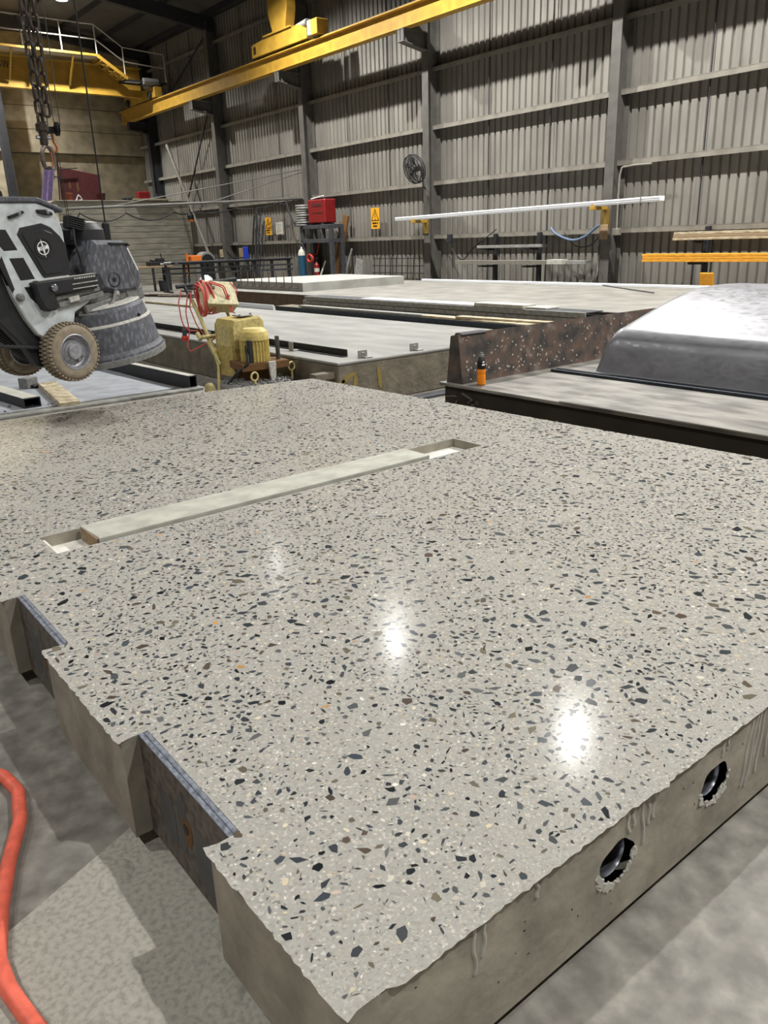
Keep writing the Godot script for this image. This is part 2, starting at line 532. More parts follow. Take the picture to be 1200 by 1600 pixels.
# ---------------------------------------------------------------- building shell
func shell() -> void:
	# floor
	var fl := struct("floor")
	var s := S()
	wbox(s, -8.4, 16.8, -0.3, 0.0, -8.4, 38.2)
	obj("slab_on_ground", s, M.floor, fl)
	s = S()
	prism(s, poly([-3.0, -0.35, 0.62, -1.86, 0.62, 1.2, -3.0, 1.2]), 0.0, 0.005, 0.002, Transform3D(Basis(Vector3.RIGHT, Vector3(0, 0, 1), Vector3.UP), Vector3.ZERO))
	obj("floor_patch", s, M.floor_patch, fl)
	for q in [[0.30, 1.36, 0.062], [0.23, 1.62, 0.05], [0.42, 1.68, 0.05], [0.47, 1.2, 0.05]]:
		s = S()
		lathe(s, [Vector2(q[2], 0.004), Vector2(q[2] * 0.8, 0.0085), Vector2(q[2] * 0.4, 0.0105), Vector2(0, 0.011)], 28, Transform3D(Basis(), V(q[0], 0, q[1])), true)
		obj("round_mark", s, M.floor_patch, fl)
	s = S()
	wbox(s, -1.0, 3.6, 0.0, 0.012, 8.25, 13.0, 0.004)
	obj("blue_grey_pad", s, M.floor_blue, fl)
	s = S()
	wbox(s, -1.0, 3.8, 0.0, 0.03, 7.95, 8.06, 0.006)
	obj("steel_strip", s, M.grey_metal, fl)

	# side wall: sheets between sag rods, girts
	var w := struct("wall_right")
	s = S()
	wbox(s, WB + 0.09, WB + 0.3, -0.3, 10.2, -8.4, 38.2)
	obj("outer_lining", s, M.roof, w)
	var a0 := -7.0
	var pitch := 0.2033
	while a0 < FA:
		s = S()
		for i in 10:
			var a := a0 + i * pitch
			if a > FA: break
			var pr := [[0.0, 0.0], [0.135, 0.0], [0.15, 0.045], [0.188, 0.045], [pitch, 0.0]]
			for k in 4:
				var p0: Array = pr[k]
				var p1: Array = pr[k + 1]
				face(s, [V(WB + p0[1], 0, a + p0[0]), V(WB + p1[1], 0, a + p1[0]), V(WB + p1[1], 9.5, a + p1[0]), V(WB + p0[1], 9.5, a + p0[0])], Vector3.LEFT)
		obj("cladding_sheet", s, M.cladding, w)
		a0 += 10 * pitch
	for i in 7:
		var y := 0.05 + i * 1.42
		s = S()
		wbox(s, WB - 0.2, WB - 0.01, y + 0.10, y + 0.115, -7, FA)
		wbox(s, WB - 0.2, WB - 0.185, y, y + 0.105, -7, FA)
		wbox(s, WB - 0.03, WB - 0.01, y + 0.05, y + 0.105, -7, FA)
		obj("girt", s, M.girt, w)
	for k in 8:
		for f in [0.333, 0.667]:
			s = S()
			rod(s, V(WB - 0.1, 0.1, -0.6 + 6.1 * (k + f - 1)), V(WB - 0.1, 9.4, -0.6 + 6.1 * (k + f - 1)), 0.013, 6)
			obj("sag_rod", s, M.steel_dark, w)

	# end wall: concrete panels, the lower ones set back under a ledge
	w = struct("wall_far")
	s = S()
	wbox(s, -8.4, 16.8, -0.3, 12.0, FA + 0.2, FA + 0.5)
	obj("backing", s, M.roof, w)
	for row in 6:
		var y0 := 0.0 if row == 0 else (5.46 + (row - 1) * 0.9)
		var y1 := 5.44 if row == 0 else (y0 + 0.885)
		var off := 0.16 if row == 0 else 0.0
		for c in 4:
			s = S()
			wbox(s, -8 + c * 6.1, -8 + c * 6.1 + 6.08, y0, y1, FA + off, FA + 0.25, 0.015)
			obj("concrete_panel", s, M.wall_concrete, w)
	s = S()
	for i in 110:
		var b := -8.0 + i * 0.22
		wbox(s, b, b + 0.16, 9.97, 11.8, FA + 0.05, FA + 0.12)
	wbox(s, -8, 16.3, 9.97, 11.8, FA + 0.1, FA + 0.2)
	obj("cladding_sheet", s, M.cladding, w)

	w = struct("wall_left")
	s = S()
	wbox(s, -8.4, -8.0, -0.3, 10.2, -8.4, 38.2)
	obj("wall_lining", s, M.cladding, w)
	w = struct("wall_back")
	s = S()
	wbox(s, -8.4, 16.8, -0.3, 12.0, -8.4, -8.0)
	obj("wall_lining", s, M.cladding, w)

	# roof: two slopes, purlins along, rafters across
	w = struct("ceiling")
	for sd in [-1, 1]:
		s = S()
		var e: float = 4.15 + sd * 12.35
		var q := [V(4.15, 11.1, -8.4), V(e, 9.6, -8.4), V(e, 9.6, 38.2), V(4.15, 11.1, 38.2)]
		face(s, q, Vector3.DOWN)
		face(s, q.map(func(v): return v + Vector3(0, 0.15, 0)), Vector3.UP)
		for i in 4:
			var j := (i + 1) % 4
			face(s, [q[i], q[j], q[j] + Vector3(0, 0.15, 0), q[i] + Vector3(0, 0.15, 0)], (q[i] + q[j]) / 2 - V(e / 2 + 2, 10.3, 15))
		obj("roof_sheeting", s, M.roof, w)
		for i in 8:
			s = S()
			var b: float = 4.15 + sd * (0.6 + i * 1.6)
			wbox(s, b - 0.03, b + 0.03, 11.1 - absf(b - 4.15) * 0.1215 - 0.2, 11.1 - absf(b - 4.15) * 0.1215, -8, FA)
			obj("purlin", s, M.steel_dark, w)
		for k in 8:
			s = S()
			var a := -6.7 + 6.1 * k
			bar(s, V(4.15, 10.7, a), V(e - sd * 0.3, 9.2, a), 0.2, 0.45)
			obj("rafter", s, M.steel_dark, w)


func column(a: float, label: String, dark := false) -> void:
	var b0 := WB - 0.47
	var b1 := WB - 0.03
	var m: Material = M.steel_dark if dark else M.steel_grey
	var t := thing("steel_column", label, "column", V(WB - 0.25, 0, a), 0.0, "steel columns of the side wall")
	var s := S()
	wbox(s, b0, b0 + 0.02, 0, 9.3, a - 0.125, a + 0.125, 0.004)
	wobj("inner_flange", s, m, t)
	s = S()
	wbox(s, b1 - 0.02, b1, 0, 9.3, a - 0.125, a + 0.125, 0.004)
	wobj("outer_flange", s, m, t)
	s = S()
	wbox(s, b0 + 0.02, b1 - 0.02, 0, 9.3, a - 0.008, a + 0.008)
	wobj("web", s, m, t)
	# corbel that carries the crane beam
	s = S()
	prism(s, poly([15.0, 6.62, b0, 6.62, b0, 6.18, 15.6, 6.3, 15.0, 6.36]), -a - 0.012, -a + 0.012)
	wbox(s, 15.0, b0, 6.60, 6.63, a - 0.12, a + 0.12)
	bar(s, V(15.0, 6.34, a), V(b0, 6.2, a), 0.24, 0.02)
	wbox(s, 15.0, 15.02, 6.35, 6.61, a - 0.12, a + 0.12)
	wobj("corbel", s, m, t)
	s = S()
	wbox(s, 15.3, b0, 6.66, 7.0, a - 0.01, a + 0.01)
	wobj("tie_plate", s, m, t)


func columns() -> void:
	var words := ["", "grey steel column at the right, just right of the white aluminium section", "grey steel column with the wall fan on it", "grey steel column beside the red machine on its stand", "grey steel column standing behind the yellow warning sign and leaning steel", "dark steel column in the far corner of the shed"]
	for k in range(1, 6):
		column(5.5 + 6.1 * k, words[k], k == 5)
	# yellow crane runway on the corbels
	var t := thing("crane_runway_beam", "long yellow crane runway beam running high along the side wall", "beam", V(15.12, 6.63, 15))
	var s := S()
	wbox(s, 15.01, 15.26, 6.63, 6.66, -7.5, 36.9, 0.006)
	wobj("bottom_flange", s, M.crane_yellow, t)
	s = S()
	wbox(s, 15.125, 15.145, 6.66, 7.08, -7.5, 36.9)
	wobj("web", s, M.crane_yellow, t)
	s = S()
	wbox(s, 15.01, 15.26, 7.08, 7.12, -7.5, 36.9, 0.006)
	wobj("top_flange", s, M.crane_yellow, t)
	s = S()
	wbox(s, 15.105, 15.165, 7.12, 7.17, -7.5, 36.9, 0.01)
	wobj("rail", s, M.rusty, t)
	# far left steel column against the end wall
	t = thing("steel_column", "dark steel column against the end wall at the left, behind the chain", "column", V(10.15, 0, 37.3))
	s = S()
	wbox(s, 10.0, 10.3, 0, 10.2, 37.10, 37.13); wbox(s, 10.0, 10.3, 0, 10.2, 37.4, 37.43)
	wobj("flange", s, M.steel_dark, t)
	s = S()
	wbox(s, 10.14, 10.16, 0, 10.2, 37.13, 37.4)
	wobj("web", s, M.steel_dark, t)
	# bracing of the end bay
	for q in [[V(16.0, 7.0, 30.0), V(16.09, 3.4, 33.2), "thin dark brace rod sloping across the last bay of the side wall", 0.03], [V(16.0, 9.0, 30.0), V(16.1, 7.2, 34.6), "dark brace rod above the crane beam in the last bay", 0.03]]:
		s = S()
		rod(s, q[0], q[1], q[3], 8)
		tag(obj("brace_rod", s, M.steel_dark), q[2], "brace", "brace rods of the last bay")
	s = S()
	rod(s, V(15.1, 5.4, 32.6), V(15.72, 0.0, 30.3), 0.06, 10)
	tag(obj("brace_pipe", s, M.girt), "pale grey pipe leaning diagonally in front of the far corner column", "pipe")


# ---------------------------------------------------------------- the polished slab
func slab_outline() -> Array:
	var d := 0.566
	var o := [Vector2(0.495, 0.76)]
	for n in 3:
		var a := 1.235 + 1.085 * n
		o.append_array([Vector2(0.495, a), Vector2(d, a), Vector2(d, a + 0.475), Vector2(0.495, a + 0.475)])
	o.append_array([Vector2(0.5, 6.12), Vector2(1.286, 6.045), Vector2(2.903, 6.0), Vector2(3.85, 5.862), Vector2(4.056, 0.76)])
	return o


func lip(x: float) -> float:   # ragged height of the near top edge
	return -0.0016 - 0.0007 * sin(x * 37.0) * sin(x * 91.0 + 1.0) - 0.0006 * sin(x * 230.0) * sin(x * 143.0) - (0.03 * maxf(0, sin(x * 17.0 + 2.0) * sin(x * 53.0) - 0.72))


func polished_slab() -> void:
	var t := thing("polished_concrete_slab", "large polished concrete slab with exposed dark and pale stone chips in the foreground", "concrete slab", V(2.2, 0.05, 3.4))
	var off := -t.position
	var o := slab_outline()
	var n := o.size()
	var base := 0.05
	var nz := FastNoiseLite.new()
	nz.seed = 9
	nz.frequency = 9.0
	# resample
	var O := []
	var nrm := []
	var near := []
	for i in n:
		var p: Vector2 = o[i]
		var q: Vector2 = o[(i + 1) % n]
		var L := p.distance_to(q)
		var k := maxi(1, int(L / 0.015))
		var d := (q - p).normalized()
		for j in k:
			O.append(p.lerp(q, float(j) / k))
			nrm.append(Vector2(d.y, -d.x))
			near.append(i == n - 1)
	var m := O.size()
	var I := PackedVector2Array()
	for i in m:
		var nn: Vector2 = (nrm[i] + nrm[(i + m - 1) % m])
		nn = nn / maxf(0.5, nn.length_squared() / 2)
		var plate: bool = O[i].x > 0.51 and O[i].x < 0.58 and O[i].y < 6.0
		var w := 0.013 + 0.006 * nz.get_noise_2d(O[i].x * 6, O[i].y * 6) + 0.02 * maxf(0, nz.get_noise_2d(O[i].x * 0.7 + 40, O[i].y * 0.7) - 0.3)
		if plate: w = 0.001
		I.append(O[i] + nn.normalized() * maxf(w, 0.001) * (-1.0 if nn.dot(nrm[i]) > 0 else 1.0) * side_sign(o))
	# top, cut round the slot
	var slot := [0.78, 3.20, 3.12, 3.36]
	var s := S()
	for r in [[-1.0, 9.0, 0.0, slot[2]], [-1.0, 9.0, slot[3], 9.0], [-1.0, slot[0], slot[2], slot[3]], [slot[1], 9.0, slot[2], slot[3]]]:
		for pl in Geometry2D.intersect_polygons(I, PackedVector2Array([Vector2(r[0], r[2]), Vector2(r[1], r[2]), Vector2(r[1], r[3]), Vector2(r[0], r[3])])):
			var tr := Geometry2D.triangulate_polygon(pl)
			for i in range(0, tr.size(), 3):
				face(s, [V(pl[tr[i]].x, TOP, pl[tr[i]].y), V(pl[tr[i + 1]].x, TOP, pl[tr[i + 1]].y), V(pl[tr[i + 2]].x, TOP, pl[tr[i + 2]].y)], Vector3.UP)
	part("polished_top", mesh_of(s), M.terrazzo, t, off)
	# ragged edge and sides
	var e := S()
	s = S()
	var ys := []
	for i in m: ys.append(TOP + (lip(O[i].x) if near[i] else -0.0015 - 0.002 * absf(nz.get_noise_2d(O[i].x * 5, O[i].y * 5)) - (0.007 * maxf(0, nz.get_noise_2d(O[i].x + 9, O[i].y)))))
	for i in m:
		var j := (i + 1) % m
		var out := Vector3(nrm[i].x, 0, -nrm[i].y)
		face(e, [V(I[i].x, TOP, I[i].y), V(I[j].x, TOP, I[j].y), V(O[j].x, ys[j], O[j].y), V(O[i].x, ys[i], O[i].y)], Vector3.UP)
		if not near[i]:
			var nb := base + 0.012 * absf(nz.get_noise_2d(O[i].x * 2, O[i].y * 2))
			var nb2 := base + 0.012 * absf(nz.get_noise_2d(O[j].x * 2, O[j].y * 2))
			face(s, [V(O[i].x, ys[i], O[i].y), V(O[j].x, ys[j], O[j].y), V(O[j].x, nb2, O[j].y), V(O[i].x, nb, O[i].y)], out if side_sign(o) > 0 else -out)
	part("chipped_edge", mesh_of(e), M.concrete_chipped, t, off)
	# near face with two holes
	var holes := [[1.205, 0.213, 0.062, 0.052], [1.602, 0.213, 0.062, 0.05]]
	var xs := [0.495, 1.13, 1.28, 1.527, 1.677, 4.056]
	for c in 5:
		var pts := PackedVector2Array()
		var x0: float = xs[c]
		var x1: float = xs[c + 1]
		var k := int((x1 - x0) / 0.01)
		for i in k + 1:
			var x := lerpf(x0, x1, float(i) / k)
			pts.append(Vector2(x, TOP + lip(x)))
		var polys := []
		if c == 1 or c == 3:
			var h: Array = holes[c / 2]
			var up := pts.duplicate()
			up.append(Vector2(x1, h[1]))
			var dn := PackedVector2Array([Vector2(x0, base), Vector2(x0, h[1])])
			for i in 17:
				var th := PI * i / 16
				var rr := 1.0 + 0.06 * sin(th * 5 + c)
				up.append(Vector2(h[0] + cos(th) * h[2] * rr, h[1] + sin(th) * h[3] * rr))
			up.append(Vector2(x0, h[1]))
			for i in 17:
				var th := PI + PI * i / 16
				var rr := 1.0 + 0.06 * sin(th * 5 + c) * sin(th - PI)
				dn.append(Vector2(h[0] + cos(th) * h[2] * rr, h[1] + sin(th) * h[3] * rr))
			dn.append_array([Vector2(x1, h[1]), Vector2(x1, base)])
			polys = [up, dn]
		else:
			pts.append_array([Vector2(x1, base), Vector2(x0, base)])
			polys = [pts]
		for pl in polys:
			var tr := Geometry2D.triangulate_polygon(pl)
			for i in range(0, tr.size(), 3):
				face(s, [V(pl[tr[i]].x, pl[tr[i]].y, 0.76), V(pl[tr[i + 1]].x, pl[tr[i + 1]].y, 0.76), V(pl[tr[i + 2]].x, pl[tr[i + 2]].y, 0.76)], Vector3.BACK)
	var tr2 := Geometry2D.triangulate_polygon(PackedVector2Array(o))
	for i in range(0, tr2.size(), 3):
		face(s, [V(o[tr2[i]].x, base, o[tr2[i]].y), V(o[tr2[i + 1]].x, base, o[tr2[i + 1]].y), V(o[tr2[i + 2]].x, base, o[tr2[i + 2]].y)], Vector3.DOWN)
	# slot walls
	var sl := [V(slot[0], TOP, slot[2]), V(slot[1], TOP, slot[2]), V(slot[1], TOP, slot[3]), V(slot[0], TOP, slot[3])]
	for i in 4:
		var p: Vector3 = sl[i]
		var q: Vector3 = sl[(i + 1) % 4]
		face(s, [p, q, q - Vector3(0, 0.055, 0), p - Vector3(0, 0.055, 0)], V(2, TOP, 3.24) - (p + q) / 2)
	part("slab_side", mesh_of(s), M.concrete_edge, t, off)
	s = S()
	face(s, sl.map(func(v): return v - Vector3(0, 0.05, 0)), Vector3.UP)
	wbox(s, slot[0], slot[0] + 0.02, TOP - 0.05, TOP - 0.012, slot[2], slot[3], 0.004)
	part("slot_floor", mesh_of(s), M.foam_white, t, off)
	# steel plates in the side pockets
	for k in 3:
		var a := 1.235 + 1.085 * k
		s = S()
		wbox(s, 0.540, 0.551, base, TOP - 0.0005, a, a + 0.475, 0.0015)
		part("edge_plate", mesh_of(s), M.plate_brown, t, off)
		s = S()
		wbox(s, 0.5395, 0.5515, TOP - 0.003, TOP - 0.0003, a, a + 0.475, 0.001)
		part("ground_edge", mesh_of(s), M.ground_steel, t, off)
		for g in [[a + 0.34, 0.16, 0.045, 0.07, 0.0], [a + 0.26, 0.19, 0.025, 0.1, 0.2], [a + 0.13, 0.15, 0.07, 0.09, 0.3]]:
			s = S()
			var gp := PackedVector2Array()
			for i in 16:
				var th := TAU * i / 16
				gp.append(Vector2(g[0] - a - 0.2375, 0) + Vector2(signf(cos(th)) * pow(absf(cos(th)), 0.6) * g[2], signf(sin(th)) * pow(absf(sin(th)), 0.6) * g[3]).rotated(g[4]) * rng.randf_range(0.85, 1.1))
			prism(s, gp, 0, 0.0008, 0.0, Transform3D(Basis(Vector3(0, 0, -1), Vector3.UP, Vector3.RIGHT).scaled(Vector3(-1, 1, 1)), V(0.54, g[1] + 0.02, a + 0.2375)))
			part("grey_scale_patch", mesh_of(s), M.plate_grey, t, off)
		s = S()
		wbox(s, 0.553, 0.5655, TOP - 0.05, TOP - 0.0005, a + 0.002, a + 0.473, 0.0015)
		part("edge_angle", mesh_of(s), M.ground_steel, t, off)
		s = S()
		lathe(s, [Vector2(0, 0.0025), Vector2(0.013, 0.0025), Vector2(0.016, 0)], 16, along(Vector3.LEFT, V(0.54, 0.21, a + 0.235)))
		part("plate_hole", mesh_of(s), M.black, t, off)
		s = S()
		var pl := PackedVector2Array()
		for i in 18:
			var th := TAU * i / 18
			pl.append(Vector2(cos(th) * 0.024 * (1 + 0.25 * sin(th * 3)), sin(th) * 0.05 * (1 + 0.2 * cos(th * 2))))
		prism(s, pl, 0, 0.0012, 0.0004, Transform3D(Basis(Vector3(0, 0, 1), Vector3.UP, Vector3.LEFT), V(0.54, 0.2, a + 0.23)))
		part("rust_stain", mesh_of(s), M.rust_orange, t, off)
	# ducts in the holes
	for h in holes:
		s = S()
		var pr := []
		for i in 24: pr.append(Vector2(h[3] * 0.93 - (0.004 if i % 2 else 0.0), -0.015 - i * 0.013))
		lathe(s, pr, 24, Transform3D(Basis(Vector3.RIGHT, Vector3.BACK, Vector3.DOWN), V(h[0], h[1] + 0.002, 0.76)), true)
		part("steel_duct", mesh_of(s), M.bright_steel, t, off)
		s = S()
		lathe(s, [Vector2(0.0, 0), Vector2(h[3], 0)], 20, Transform3D(Basis(Vector3.RIGHT, Vector3.BACK, Vector3.DOWN), V(h[0], h[1], 1.07)))
		part("duct_end", mesh_of(s), M.black, t, off)
		s = S()
		for i in 16:
			var th := -PI * 0.95 + PI * 1.0 * i / 16
			var big := 1.0 + 0.9 * maxf(0, -sin(th))
			var c := V(h[0] + cos(th) * (h[2] + 0.003), h[1] + sin(th) * (h[3] + 0.004 * big), 0.7605)
			var rr := 0.006 + rng.randf() * 0.006 * big
			box(s, c, Vector3(rr * 2, rr * 1.6, 0.005), Basis.from_euler(Vector3(rng.randf_range(-0.3, 0.3), rng.randf_range(-0.3, 0.3), rng.randf() * TAU)), 0.003)
		part("broken_rim", mesh_of(s), M.slurry, t, off)
	s = S()
	for i in 70:
		var q := rng.randf_range(0.001, 0.0028)
		box(s, V(rng.randf_range(0.52, 4.0), rng.randf_range(0.07, 0.32), 0.7598), Vector3(q * 2, q * 1.5, 0.001), Basis(Vector3.BACK, rng.randf() * 3), q * 0.4)
	part("air_holes", mesh_of(s), M.black, t, off).set_meta("kind", "stuff")
	# slurry drips
	for q in [[1.23, 0.34, 1.24, 0.27], [1.255, 0.338, 1.256, 0.28], [1.285, 0.338, 1.30, 0.21], [1.31, 0.338, 1.315, 0.255], [1.335, 0.338, 1.33, 0.26], [1.63, 0.335, 1.62, 0.28], [1.645, 0.335, 1.645, 0.29], [1.765, 0.335, 1.74, 0.13], [1.79, 0.335, 1.765, 0.12], [1.81, 0.335, 1.79, 0.2], [1.83, 0.335, 1.81, 0.14], [1.86, 0.335, 1.855, 0.17], [1.9, 0.335, 1.89, 0.2], [0.77, 0.335, 0.775, 0.22], [0.80, 0.335, 0.795, 0.25], [0.94, 0.335, 0.943, 0.29]]:
		s = S()
		var pts := []
		for i in 7:
			var u := i / 6.0
			pts.append(V(lerpf(q[0], q[2], u) + 0.003 * sin(u * 9 + q[0] * 50), lerpf(q[1], q[3], u), 0.7615))
		tube(s, pts, 0.0045, 6, false, 0.006)
		part("slurry_drip", mesh_of(s), M.slurry, t, off)
	stone_chips(t, off, I, slot)
	# bearers below
	for a in [1.3, 3.3, 5.3]:
		s = S()
		wbox(s, 0.75, 3.8, 0.0, base, a - 0.05, a + 0.05, 0.004)
		tag(obj("timber_bearer", s, M.timber_end), "timber bearer under the %s of the polished slab" % ["near end", "middle", "far end"][int(a / 2.5)], "timber", "bearers under the polished slab")
	# board in the slot
	var bd := thing("timber_board", "pale timber board lying in the slot of the polished slab", "board", V(1.9, TOP - 0.05, 3.23))
	s = S()
	prism(s, poly([0.955, 3.128, 2.80, 3.132, 2.795, 3.342, 0.945, 3.34]), TOP - 0.049, TOP + 0.018, 0.003, Transform3D(Basis(Vector3.RIGHT, Vector3.FORWARD, Vector3.UP), Vector3.ZERO))
	wobj("plank", s, M.timber_pale, bd)
	s = S()
	wbox(s, 0.945, 0.9525, TOP - 0.045, TOP + 0.014, 3.135, 3.335, 0.001)
	wobj("end_grain", s, M.timber_end, bd)


func side_sign(o: Array) -> float:
	var area := 0.0
	for i in o.size(): area += o[i].cross(o[(i + 1) % o.size()])
	return -signf(area)


func stone_chips(t: Node3D, off: Vector3, I: PackedVector2Array, slot: Array) -> void:
	var r := RandomNumberGenerator.new()
	r.seed = 77
	var nz := FastNoiseLite.new()
	nz.seed = 5
	nz.frequency = 1.1
	var darks := [Color(0.045, 0.05, 0.056), Color(0.06, 0.066, 0.072), Color(0.085, 0.09, 0.095), Color(0.03, 0.034, 0.038), Color(0.11, 0.115, 0.115), Color(0.055, 0.063, 0.075), Color(0.02, 0.021, 0.023), Color(0.07, 0.075, 0.078), Color(0.13, 0.115, 0.085), Color(0.09, 0.07, 0.055)]
	var lights := [Color(0.72, 0.68, 0.58), Color(0.62, 0.58, 0.49), Color(0.78, 0.75, 0.68), Color(0.66, 0.58, 0.44), Color(0.62, 0.53, 0.38), Color(0.55, 0.52, 0.46), Color(0.55, 0.44, 0.36)]
	var chips := []
	var cell := {}
	var tries := 0
	while chips.size() < 40000 and tries < 150000:
		tries += 1
		var p := Vector2(r.randf_range(0.5, 4.06), r.randf_range(0.77, 6.1))
		var d := nz.get_noise_2d(p.x, p.y) * 1.0 + 0.78
		# sparser by the near corner and the edges
		d *= clampf(0.28 + (p.y - 0.76) * 0.6 + (p.x - 0.5) * 0.25, 0.28, 1.1)
		var dark := r.randf() < 0.70
		var big := 1.0
		if dark and r.randf() > d: continue
		var size := (0.013 if dark else 0.0058) * exp(r.randfn(-0.08, 0.46))
		size *= clampf(0.8 + 0.75 * nz.get_noise_2d(p.x + 7, p.y), 0.7, 1.35)
		if dark and r.randf() < 0.16: size *= 1.5
		size *= clampf(0.62 + (p.y - 0.76) * 0.38 + (p.x - 0.5) * 0.12, 0.62, 1.0)
		size = clampf(size, 0.003, minf(0.026, 0.011 + p.length() * 0.005) if dark else 0.011)
		if p.x > slot[0] - size - 0.004 and p.x < slot[1] + size + 0.004 and p.y > slot[2] - size - 0.004 and p.y < slot[3] + size + 0.004: continue
		if p.x < 0.6 and fposmod(p.y - 1.235, 1.085) < 0.5 and p.x < 0.57 + size * 1.3: continue
		if not Geometry2D.is_point_in_polygon(p, I): continue
		var key := Vector2i(int(p.x / 0.03), int(p.y / 0.03))
		var clash := false
		for dx in [-1, 0, 1]:
			for dy in [-1, 0, 1]:
				for q in cell.get(key + Vector2i(dx, dy), []):
					if p.distance_to(q[0]) < (size + q[1]) * 0.8: clash = true
		if clash: continue
		if not cell.has(key): cell[key] = []
		cell[key].append([p, size])
		var k := r.randi_range(4, 7) if dark else r.randi_range(6, 8)
		var st := r.randf_range(0.2, 0.85)
		var turn := r.randf() * TAU
		var pts := []
		var ok := true
		for i in k:
			var th := TAU * (i + r.randf_range(-0.3, 0.3)) / k
			var rr := size * r.randf_range(0.6, 1.35) if dark else size * r.randf_range(0.85, 1.1)
			var v := p + (Vector2(cos(th), sin(th) * st) * rr).rotated(turn)
			pts.append(v)
		var c: Color = darks[r.randi() % darks.size()] if dark else lights[r.randi() % lights.size()]
		if dark and r.randf() < 0.003: c = Color(0.55, 0.26, 0.06)
		c = c * (r.randf_range(0.8, 1.25) if dark else r.randf_range(0.68, 0.95))
		chips.append({"p": p, "pts": pts, "c": c, "s": size / (p - Vector2(0, 0)).length_squared() * (1.0 if dark else 0.55), "dark": dark})
	chips.sort_custom(func(x, y): return x.s > y.s)
	var vs := PackedVector3Array()
	var cs := PackedColorArray()
	for i in chips.size():
		var ch: Dictionary = chips[i]
		var one := i < 300
		if one:
			vs = PackedVector3Array()
			cs = PackedColorArray()
		elif i == 300:
			vs = PackedVector3Array()
			cs = PackedColorArray()
		chip_mesh(ch, vs, cs)
		if one or i == chips.size() - 1:
			var arr := []
			arr.resize(Mesh.ARRAY_MAX)
			arr[Mesh.ARRAY_VERTEX] = vs
			arr[Mesh.ARRAY_COLOR] = cs
			var ns := PackedVector3Array()
			ns.resize(vs.size())
			ns.fill(Vector3.UP)
			arr[Mesh.ARRAY_NORMAL] = ns
			var am := ArrayMesh.new()
			am.add_surface_from_arrays(Mesh.PRIMITIVE_TRIANGLES, arr)
			var o := part("stone_chip" if one else "small_stone_chips", am, M.chip, t, off)
			if not one: o.set_meta("kind", "stuff")


func chip_mesh(ch: Dictionary, vs: PackedVector3Array, cs: PackedColorArray) -> void:
	var y := TOP + 0.0004
	var p: Vector2 = ch.p
	var pts: Array = ch.pts
	for i in pts.size():
		var u: Vector2 = pts[i]
		var w: Vector2 = pts[(i + 1) % pts.size()]
		var c3 := V(p.x, y, p.y)
		var a := V(u.x, y, u.y)
		var b := V(w.x, y, w.y)
		if (a - c3).cross(b - c3).y > 0:
			var q := a
			a = b
			b = q
		vs.append(c3); vs.append(a); vs.append(b)
		for k in 3: cs.append(ch.c)


# ---------------------------------------------------------------- casting beds, table and what lies on them
func flat_bed(t: Node3D, b0: float, b1: float, y: float, a0: float, a1: float, top: Material, side: Material, lip_h := 0.03) -> void:
	var s := S()
	wbox(s, b0, b1, 0, y - lip_h, a0, a1, 0.012)
	wobj("bed_body", s, side, t)
	s = S()
	wbox(s, b0 - 0.006, b1 + 0.006, y - lip_h, y, a0 - 0.006, a1 + 0.006, 0.008)
	wobj("bed_top", s, top, t)


